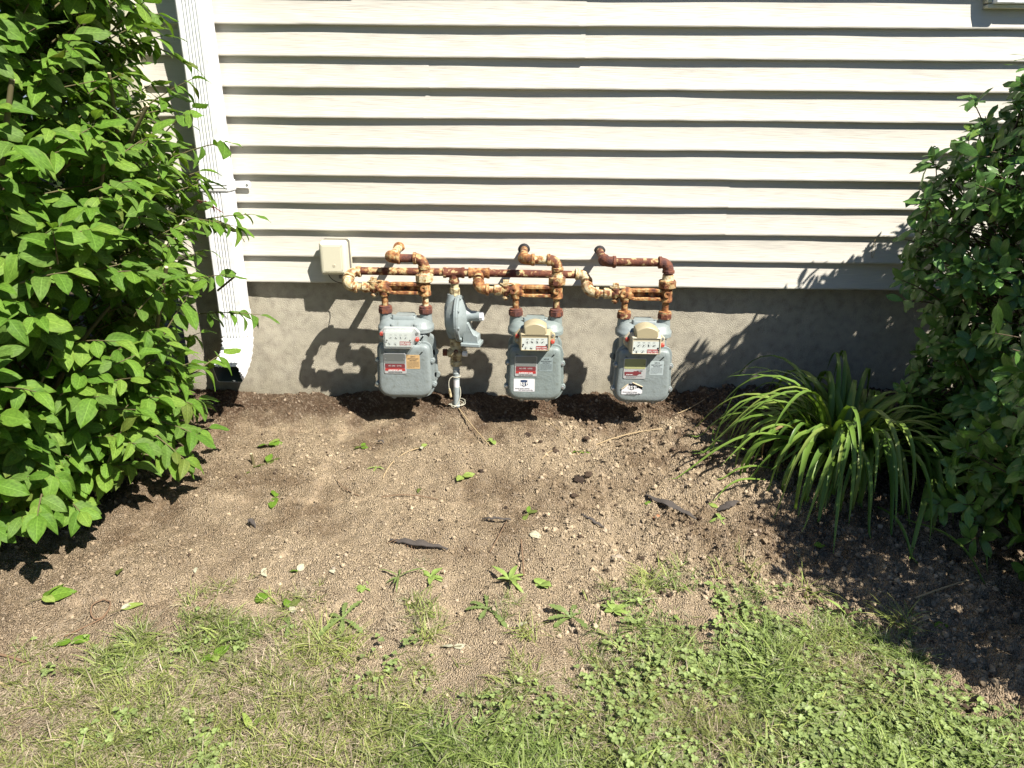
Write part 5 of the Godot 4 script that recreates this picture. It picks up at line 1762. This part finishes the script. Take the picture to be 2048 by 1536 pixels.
# ---------------------------------------------------------------- fallen leaves and weeds
func fallen(x: float, z: float, label: String, spec: Array) -> void:
	# spec: [azimuth, rise, length, width, material, tilt of the blade] per leaf
	var t := thing("fallen_leaf", label, "leaf", on_ground(x, z, 0.005), "cut leaves lying on the bed")
	for k in spec.size():
		var s: Array = spec[k]
		var d := Vector3(cos(s[0]), s[1], sin(s[0]))
		var n: Vector3 = Vector3(0, 1, 0) + Vector3(-sin(s[0]), 0, cos(s[0])) * s[5]
		part(t, "leaf", leaf_mesh(s[2], s[3], 0.22, 0.25, 0.15, 7, 0.72, 1.0, 700 + k + int(x * 100)), M[s[4]], Transform3D(leaf_basis(d, n), Vector3(0, 0.002 * k, 0)))
	if spec.size() > 1:
		var st := mb()
		tube(st, [Vector3(-cos(spec[0][0]) * 0.03, 0.0, -sin(spec[0][0]) * 0.03), Vector3.ZERO, Vector3(cos(spec[0][0]) * 0.02, 0.003, sin(spec[0][0]) * 0.02)], 0.0014, 5)
		part(t, "stalk", fin(st), M.bark_green)

func weed(x: float, z: float, label: String, n: int, L: float, W: float, m: String, rise: float, sd: int, toothed := false) -> void:
	var r := RandomNumberGenerator.new()
	r.seed = sd
	var t := thing("weed", label, "weed", on_ground(x, z, 0.004), "weeds at the lawn edge")
	for k in n:
		var a := TAU * k / n + r.randf_range(-0.75, 0.75)
		var l := L * r.randf_range(0.4, 1.0)
		var d := Vector3(cos(a), rise * r.randf_range(0.1, 1.9), sin(a))
		if toothed:
			part(t, "leaf", toothed_leaf(l, W, r), M[m], Transform3D(leaf_basis(d, Vector3.UP), Vector3.ZERO))
		else:
			part(t, "leaf", leaf_mesh(l, W * r.randf_range(0.8, 1.2), 0.3, 0.5, 0.1, 7, 0.9, 0.9, sd * 10 + k), M[m], Transform3D(leaf_basis(d, Vector3.UP), Vector3.ZERO))

func toothed_leaf(L: float, W: float, r: RandomNumberGenerator) -> ArrayMesh:     # a dandelion leaf
	var st := mb()
	next_sg(st)
	var n := 14
	var rows := []
	for i in n + 1:
		var s := float(i) / n
		var w := W / 2 * (0.18 + 0.95 * pow(s, 1.1)) * pow(1.0 - pow(s, 5.0), 0.7)
		if i % 2 == 1 and s < 0.8: w *= r.randf_range(0.35, 0.6)
		var y := 0.25 * L * s - 0.42 * L * s * s
		rows.append([Vector3(-w, y + 0.25 * w + 0.002 * r.randf(), L * s - 0.3 * w), Vector3(0, y, L * s), Vector3(w, y + 0.25 * w + 0.002 * r.randf(), L * s - 0.3 * w)])
	for i in n:
		for k in 2:
			var v := [rows[i][k], rows[i][k + 1], rows[i + 1][k + 1], rows[i + 1][k]]
			var mid := [k == 1, k == 0, k == 0, k == 1]
			for q in [0, 1, 2, 0, 2, 3]:
				var c := 1.3 if mid[q] else 1.0
				st.set_color(Color(c, c, c))
				st.add_vertex(v[q])
	return fin(st)

func grass_clump(x: float, z: float, label: String, n: int, H: float, sd: int, dry := 0.1, lean := 0.0) -> void:
	var t := thing("grass_tuft", label, "grass tuft", on_ground(x, z), "single grass tufts at the lawn edge")
	part(t, "blades", tuft(n, H, 0.0024, 0.022, lean, sd, dry), M.grass)

func build_weeds() -> void:
	fallen(-1.24, 1.24, "large bright green leaf cluster on the soil at the lower left", [[-0.5, 0.15, 0.075, 0.045, "fallen_leaf", 0.3], [-1.3, 0.25, 0.06, 0.035, "fallen_leaf", -0.4], [0.3, 0.05, 0.04, 0.025, "fallen_leaf_pale", 0.0]])
	fallen(-0.80, 0.735, "bright green leaf pair lying on the soil left of the centre", [[1.5, 0.1, 0.060, 0.034, "fallen_leaf", 0.2], [-1.9, 0.3, 0.04, 0.026, "fallen_leaf", 0.6]])
	fallen(-0.20, 0.615, "pale green sprig on the soil below the regulator", [[-0.3, 0.25, 0.045, 0.022, "fallen_leaf_pale", 0.5], [2.0, 0.15, 0.035, 0.026, "fallen_leaf_pale", -0.3], [0.4, 0.3, 0.04, 0.02, "fallen_leaf_pale", 0.2]])
	fallen(0.02, 0.80, "pale green leaf with a curled sprig right of the centre of the bed", [[1.9, 0.15, 0.050, 0.022, "fallen_leaf_pale", 0.4], [-0.2, 0.3, 0.035, 0.018, "fallen_leaf_olive", 0.2], [-1.3, 0.5, 0.03, 0.014, "fallen_leaf", 0.3]])
	fallen(0.025, 0.93, "white upturned leaf on the soil near the centre", [[0.35, 0.12, 0.040, 0.026, "fallen_white", 0.2]])
	fallen(-0.34, 0.66, "tiny dark green leaf on the soil in the middle of the bed", [[1.7, 0.1, 0.026, 0.014, "fallen_leaf_olive", 0.1]])
	fallen(-0.93, 0.40, "cut sprig of green leaves on the soil in front of the downspout", [[-0.2, 0.25, 0.055, 0.030, "fallen_leaf", 0.2], [2.8, 0.2, 0.05, 0.03, "fallen_leaf", 0.3], [-1.0, 0.3, 0.05, 0.028, "fallen_leaf_pale", -0.2], [0.6, 0.3, 0.035, 0.02, "fallen_leaf", 0.3]])
	fallen(-0.90, 0.52, "cut olive sprig of long leaves beside a stem stub", [[2.6, 0.1, 0.085, 0.024, "fallen_leaf_olive", 0.3], [0.1, 0.3, 0.075, 0.022, "fallen_leaf_olive", 0.5], [-0.6, 0.35, 0.06, 0.024, "fallen_leaf_olive", -0.3], [0.5, 0.15, 0.07, 0.022, "fallen_leaf_olive", 0.3], [-1.4, 0.5, 0.045, 0.025, "fallen_leaf", 0.2]])
	fallen(-0.93, 0.60, "single olive leaf lying left of the stem stub", [[2.3, 0.05, 0.060, 0.020, "fallen_leaf_olive", 0.2]])
	fallen(-0.585, 0.43, "small green seedling leaves below and left of the left meter", [[0.2, 0.2, 0.028, 0.018, "fallen_leaf", 0.3], [2.4, 0.2, 0.03, 0.016, "fallen_leaf_olive", 0.0], [-0.8, 0.4, 0.024, 0.016, "fallen_leaf", 0.2]])
	fallen(-0.365, 0.44, "small curled pale leaf below the left meter", [[-0.4, 0.5, 0.025, 0.016, "fallen_leaf_pale", 0.4], [1.2, 0.2, 0.022, 0.014, "fallen_white", 0.0]])
	fallen(0.205, 0.40, "flat green leaf at the end of the straw below the right-hand meter", [[0.2, 0.1, 0.055, 0.022, "fallen_leaf", 0.1], [2.7, 0.15, 0.05, 0.020, "fallen_leaf", 0.3]])
	fallen(0.395, 0.735, "short green leaf tip beside the grey fabric strip", [[0.3, 0.15, 0.036, 0.018, "fallen_leaf", 0.4]])
	fallen(0.60, 0.74, "pale green leaf piece beside the daylily tips", [[0.8, 0.15, 0.035, 0.020, "fallen_leaf_pale", 0.1]])
	fallen(0.86, 0.95, "green leaf lying in the shade in front of the daylily", [[-0.3, 0.15, 0.040, 0.024, "fallen_leaf", 0.1]])
	fallen(1.05, 1.26, "green leaf lying in the shade at the lower right", [[-0.2, 0.15, 0.045, 0.022, "fallen_leaf", 0.2]])
	fallen(-1.10, 1.12, "upright dark leaf on the soil near the left shade", [[1.4, 0.3, 0.03, 0.02, "fallen_leaf_olive", 0.3]])
	fallen(-0.90, 1.10, "tiny whitish leaf scrap at the left, on the soil", [[1.4, 0.1, 0.022, 0.012, "fallen_white", 0.3]])
	fallen(-0.72, 1.10, "two white leaf scraps left of the green and white leaf", [[-1.0, 0.4, 0.022, 0.014, "fallen_white", 0.5], [0.6, 0.1, 0.024, 0.012, "fallen_white", 0.1]])
	fallen(-0.62, 1.09, "leaf half green and half white on the soil near the lawn edge", [[-1.2, 0.5, 0.030, 0.020, "fallen_white", 0.5], [3.0, 0.3, 0.026, 0.020, "fallen_leaf", 0.3]])
	fallen(-0.53, 1.10, "flat whitish leaf near the lawn edge left of the centre", [[0.0, 0.08, 0.036, 0.016, "fallen_white", 0.1]])
	fallen(-0.16, 1.36, "pair of bright white leaves lying in the grass at the lower centre", [[0.0, 0.12, 0.045, 0.018, "fallen_white", 0.1], [3.2, 0.12, 0.032, 0.016, "fallen_white", 0.2]])
	fallen(0.02, 1.29, "white leaf scrap at the lawn edge right of the centre", [[2.6, 0.2, 0.035, 0.016, "fallen_white", 0.2]])
	fallen(-0.60, 1.23, "green leaf pair standing at the lawn edge with a white leaf under it", [[-2.2, 0.5, 0.035, 0.024, "fallen_leaf", 0.2], [-0.8, 0.5, 0.035, 0.020, "fallen_leaf_olive", 0.2], [0.8, 0.05, 0.032, 0.016, "fallen_white", 0.1]])
	fallen(-0.70, 1.21, "broad folded green leaf at the lawn edge, casting a dark shadow", [[0.1, 0.5, 0.04, 0.030, "fallen_leaf", 0.5]])
	fallen(-1.02, 1.27, "long pale leaf lying along the lawn edge at the left", [[-0.6, 0.15, 0.055, 0.020, "fallen_leaf_pale", 0.2], [-0.9, 0.2, 0.035, 0.014, "fallen_white", 0.3]])
	fallen(-1.10, 1.36, "two rounded green leaves in the grass at the lower left", [[-0.4, 0.2, 0.05, 0.028, "fallen_leaf", 0.2], [2.8, 0.15, 0.045, 0.026, "fallen_leaf", 0.0]])
	fallen(-0.73, 1.40, "round green plantain leaves in the grass left of the centre", [[-0.8, 0.4, 0.04, 0.030, "fallen_leaf", 0.2], [2.2, 0.4, 0.035, 0.028, "fallen_leaf", 0.1], [1.0, 0.3, 0.03, 0.024, "fallen_leaf_pale", 0.2]])
	fallen(-0.57, 1.60, "pale folded leaf standing in the grass at the lower left of the centre", [[-2.2, 0.7, 0.045, 0.018, "fallen_leaf_pale", 0.4], [-0.9, 0.7, 0.045, 0.018, "fallen_leaf_pale", -0.4]])
	fallen(0.50, 1.43, "olive leaf lying flat on the clover at the lower right", [[2.9, 0.12, 0.055, 0.026, "fallen_leaf_olive", 0.2]])
	var td := thing("dry_tendril", "small dry tendril hanging from a siding lap near the right shrub", "tendril", Vector3(1.325, 0.643, 0.008))
	var tm := mb()
	tube(tm, bez(Vector3(0.0, 0.035, 0.0), Vector3(-0.012, -0.01, 0.006), Vector3(0.0, -0.035, 0.003), 8), 0.0011, 5)
	tube(tm, bez(Vector3(0.0, 0.035, 0.0), Vector3(0.010, 0.0, 0.004), Vector3(0.001, -0.034, 0.003), 8), 0.0009, 5)
	part(td, "stem", fin(tm), M.straw)
	# stem stub
	var stub := thing("cut_stub", "short cut woody stem standing in the soil in front of the downspout", "stem", on_ground(-0.945, 0.53))
	var st := mb()
	tube(st, [Vector3(0, -0.02, 0), Vector3(0.001, 0.015, 0), Vector3(-0.002, 0.045, 0.001)], [0.0055, 0.005, 0.005], 10)
	part(stub, "stem", fin(st), M.bark_green)
	st = mb()
	lathe(st, Vector3(-0.002, 0.0449, 0.001), Vector3.UP, [[0.0, 0.005], [0.001, 0.0046]], 10)
	part(stub, "cut_end", fin(st), M.cut_wood)
	weed(-0.245, 1.115, "pale green weed rosette at the lawn edge left of the centre", 9, 0.055, 0.015, "weed_leaf", 0.55, 41)
	weed(-0.03, 1.12, "tall pale green weed with narrow upright leaves at the centre", 10, 0.065, 0.014, "weed_leaf", 0.7, 42)
	weed(0.055, 1.125, "round-leaved green weed just right of the tall pale one", 5, 0.042, 0.028, "weed_leaf", 0.6, 43)
	weed(-0.085, 1.225, "wilted dandelion rosette on the bare soil at the lower centre", 8, 0.095, 0.024, "weed_leaf_dark", 0.12, 44, true)
	weed(0.13, 1.255, "dandelion rosette at the lawn edge right of the centre", 7, 0.085, 0.026, "weed_leaf_dark", 0.3, 45, true)
	weed(-0.45, 1.275, "sprawling dandelion on the bare soil left of the grass tuft", 7, 0.085, 0.024, "weed_leaf_dark", 0.15, 46, true)
	weed(-0.58, 1.30, "small toothed weed left of the sprawling dandelion", 5, 0.06, 0.018, "weed_leaf_dark", 0.2, 51, true)
	weed(-0.42, 1.165, "small green weed on the soil at the left of the centre", 5, 0.035, 0.014, "weed_leaf", 0.4, 47)
	weed(-0.33, 1.13, "thin wiry weed on the soil beside the pale rosette", 6, 0.075, 0.006, "weed_leaf_dark", 0.5, 48)
	weed(-0.115, 0.35, "small green weed sprouting beside the riser pipe", 4, 0.04, 0.02, "weed_leaf", 0.4, 49)
	weed(0.24, 1.245, "leafy weed among the grass right of the dandelions", 8, 0.05, 0.016, "weed_leaf", 0.5, 50)
	weed(-0.50, 0.565, "small seedling with thin leaves on the soil left of the centre", 5, 0.05, 0.006, "weed_leaf", 0.5, 52)
	weed(0.85, 1.22, "upright pale grass shoot at the edge of the clover", 3, 0.07, 0.009, "weed_leaf", 1.6, 53)
	weed(0.62, 0.82, "small flat green weed beside the crumpled fabric", 5, 0.045, 0.013, "weed_leaf", 0.25, 54)
	grass_clump(-0.255, 1.26, "dark wiry grass tuft on the bare soil left of the wilted dandelion", 34, 0.085, 501, 0.15)
	grass_clump(-0.225, 1.335, "dense dark grass tuft at the lawn edge behind the white leaves", 44, 0.08, 502, 0.15)
	grass_clump(0.37, 1.08, "flattened long grass tuft on the bare soil right of the centre", 40, 0.10, 503, 0.1, 0.55)
	grass_clump(0.34, 1.14, "broad tuft of lying grass just below the flattened one", 30, 0.09, 504, 0.2, 0.6)
	grass_clump(0.56, 1.075, "thin pale grass tuft beside the edge of the shade", 26, 0.07, 505, 0.45)
	grass_clump(0.645, 1.065, "upright pale grass tuft at the edge of the shade", 30, 0.065, 506, 0.3)
	grass_clump(0.78, 1.13, "dark spreading grass tuft in the shade edge", 26, 0.10, 507, 0.1, 0.2)
	grass_clump(-0.48, 1.36, "thick sweep of long grass at the lower left of the centre", 60, 0.115, 508, 0.1, 0.45)
	grass_clump(-0.42, 1.38, "second sweep of long grass right of the thick one", 50, 0.105, 509, 0.1, 0.5)
	grass_clump(-0.86, 1.24, "short dry grass tuft at the lawn edge on the left", 26, 0.05, 510, 0.4)
	grass_clump(-0.66, 1.20, "short green grass tuft beside the broad folded leaf", 24, 0.05, 511, 0.2)
	grass_clump(0.02, 1.33, "dark grass tuft at the lawn edge below the dandelions", 40, 0.085, 512, 0.15)
	grass_clump(0.96, 1.27, "long dark grass tuft reaching into the shade at the right", 40, 0.11, 513, 0.15, 0.25)

# ---------------------------------------------------------------- behind the house corner
func build_background() -> void:
	var leaf := leaf_mesh(0.16, 0.10, 0.2, 0.3, 0.1, 3, 0.8, 0.9, 5)
	var r := RandomNumberGenerator.new()
	r.seed = 71
	var spots := [[-6.2, -6.0, 4.6, 2.4, "nearest dark tree just beyond the house corner, low crowned"], [-7.5, -9.0, 6.5, 2.2, "broad green tree beyond the house corner, seen through gaps in the bush"], [-12.5, -11.0, 8.0, 2.8, "taller green tree farther left beyond the house corner"], [-5.5, -16.0, 9.0, 3.0, "distant dark tree behind the house corner"]]
	for q in spots:
		var t := thing("tree", q[4], "tree", Vector3(q[0], 0, q[1]), "trees beyond the house corner")
		var st := mb()
		tube(st, [Vector3(0, -0.2, 0), Vector3(0.05, q[2] * 0.25, 0), Vector3(-0.05, q[2] * 0.5, 0.1), Vector3(0.0, q[2] * 0.8, 0)], [0.22, 0.17, 0.12, 0.04], 10)
		for k in 6:
			var a := k * 1.1
			var h: float = q[2] * (0.3 + 0.07 * k)
			tube(st, [Vector3(0, h, 0), Vector3(cos(a) * q[3] * 0.4, h + 0.5, sin(a) * q[3] * 0.4), Vector3(cos(a) * q[3] * 0.8, h + 1.0, sin(a) * q[3] * 0.8)], [0.07, 0.05, 0.02], 6)
		part(t, "trunk", fin(st), M.bark)
		var xf := []
		var co := []
		for i in 2600:
			var d := Vector3(r.randf_range(-1, 1), r.randf_range(-1, 1), r.randf_range(-1, 1))
			if d.length() > 1.0 or d.length() < 0.35: continue
			var nn := nz.get_noise_3d(d.x * 2.0 + q[0], d.y * 2.0, d.z * 2.0)
			if nn < -0.25: continue
			var p := d * (1.0 + 0.25 * nn) * Vector3(q[3], q[2] * 0.44, q[3]) + Vector3(0, q[2] * 0.54, 0)
			xf.append(Transform3D(leaf_basis(Vector3(r.randf_range(-1, 1), r.randf_range(-0.8, 0.3), r.randf_range(-1, 1)), Vector3(r.randf_range(-0.6, 0.6), 1, r.randf_range(-0.6, 0.6)), r.randf_range(0.9, 1.9)), p))
			co.append(Color(0.045, 0.085, 0.018) * r.randf_range(0.7, 1.3))
		multi(t, "crown", leaf, M.leaf_copies, xf, co)
	var hg := thing("hedge", "low clipped hedge on the far lawn beyond the house corner", "hedge", Vector3(-6.5, 0, -5.5))
	var xf2 := []
	var co2 := []
	for i in 2600:
		var p := Vector3(r.randf_range(-3.2, 3.2), 0, 0)
		var a := r.randf() * PI
		p += Vector3(0, absf(sin(a)) * 0.95 * r.randf_range(0.7, 1.0), cos(a) * 0.5)
		xf2.append(Transform3D(leaf_basis(Vector3(r.randf_range(-1, 1), r.randf_range(-0.6, 0.6), r.randf_range(-1, 1)), Vector3(r.randf_range(-0.6, 0.6), 1, r.randf_range(-0.2, 0.9)), r.randf_range(0.5, 0.9)), p))
		co2.append(Color(0.035, 0.07, 0.018) * r.randf_range(0.7, 1.3))
	multi(hg, "foliage", leaf, M.leaf_copies, xf2, co2)
	var st3 := mb()
	for k in 9: tube(st3, [Vector3(-3.0 + k * 0.75, -0.1, 0), Vector3(-2.95 + k * 0.75, 0.4, 0.05), Vector3(-2.9 + k * 0.75, 0.75, -0.05)], [0.03, 0.025, 0.012], 6)
	part(hg, "stems", fin(st3), M.bark)
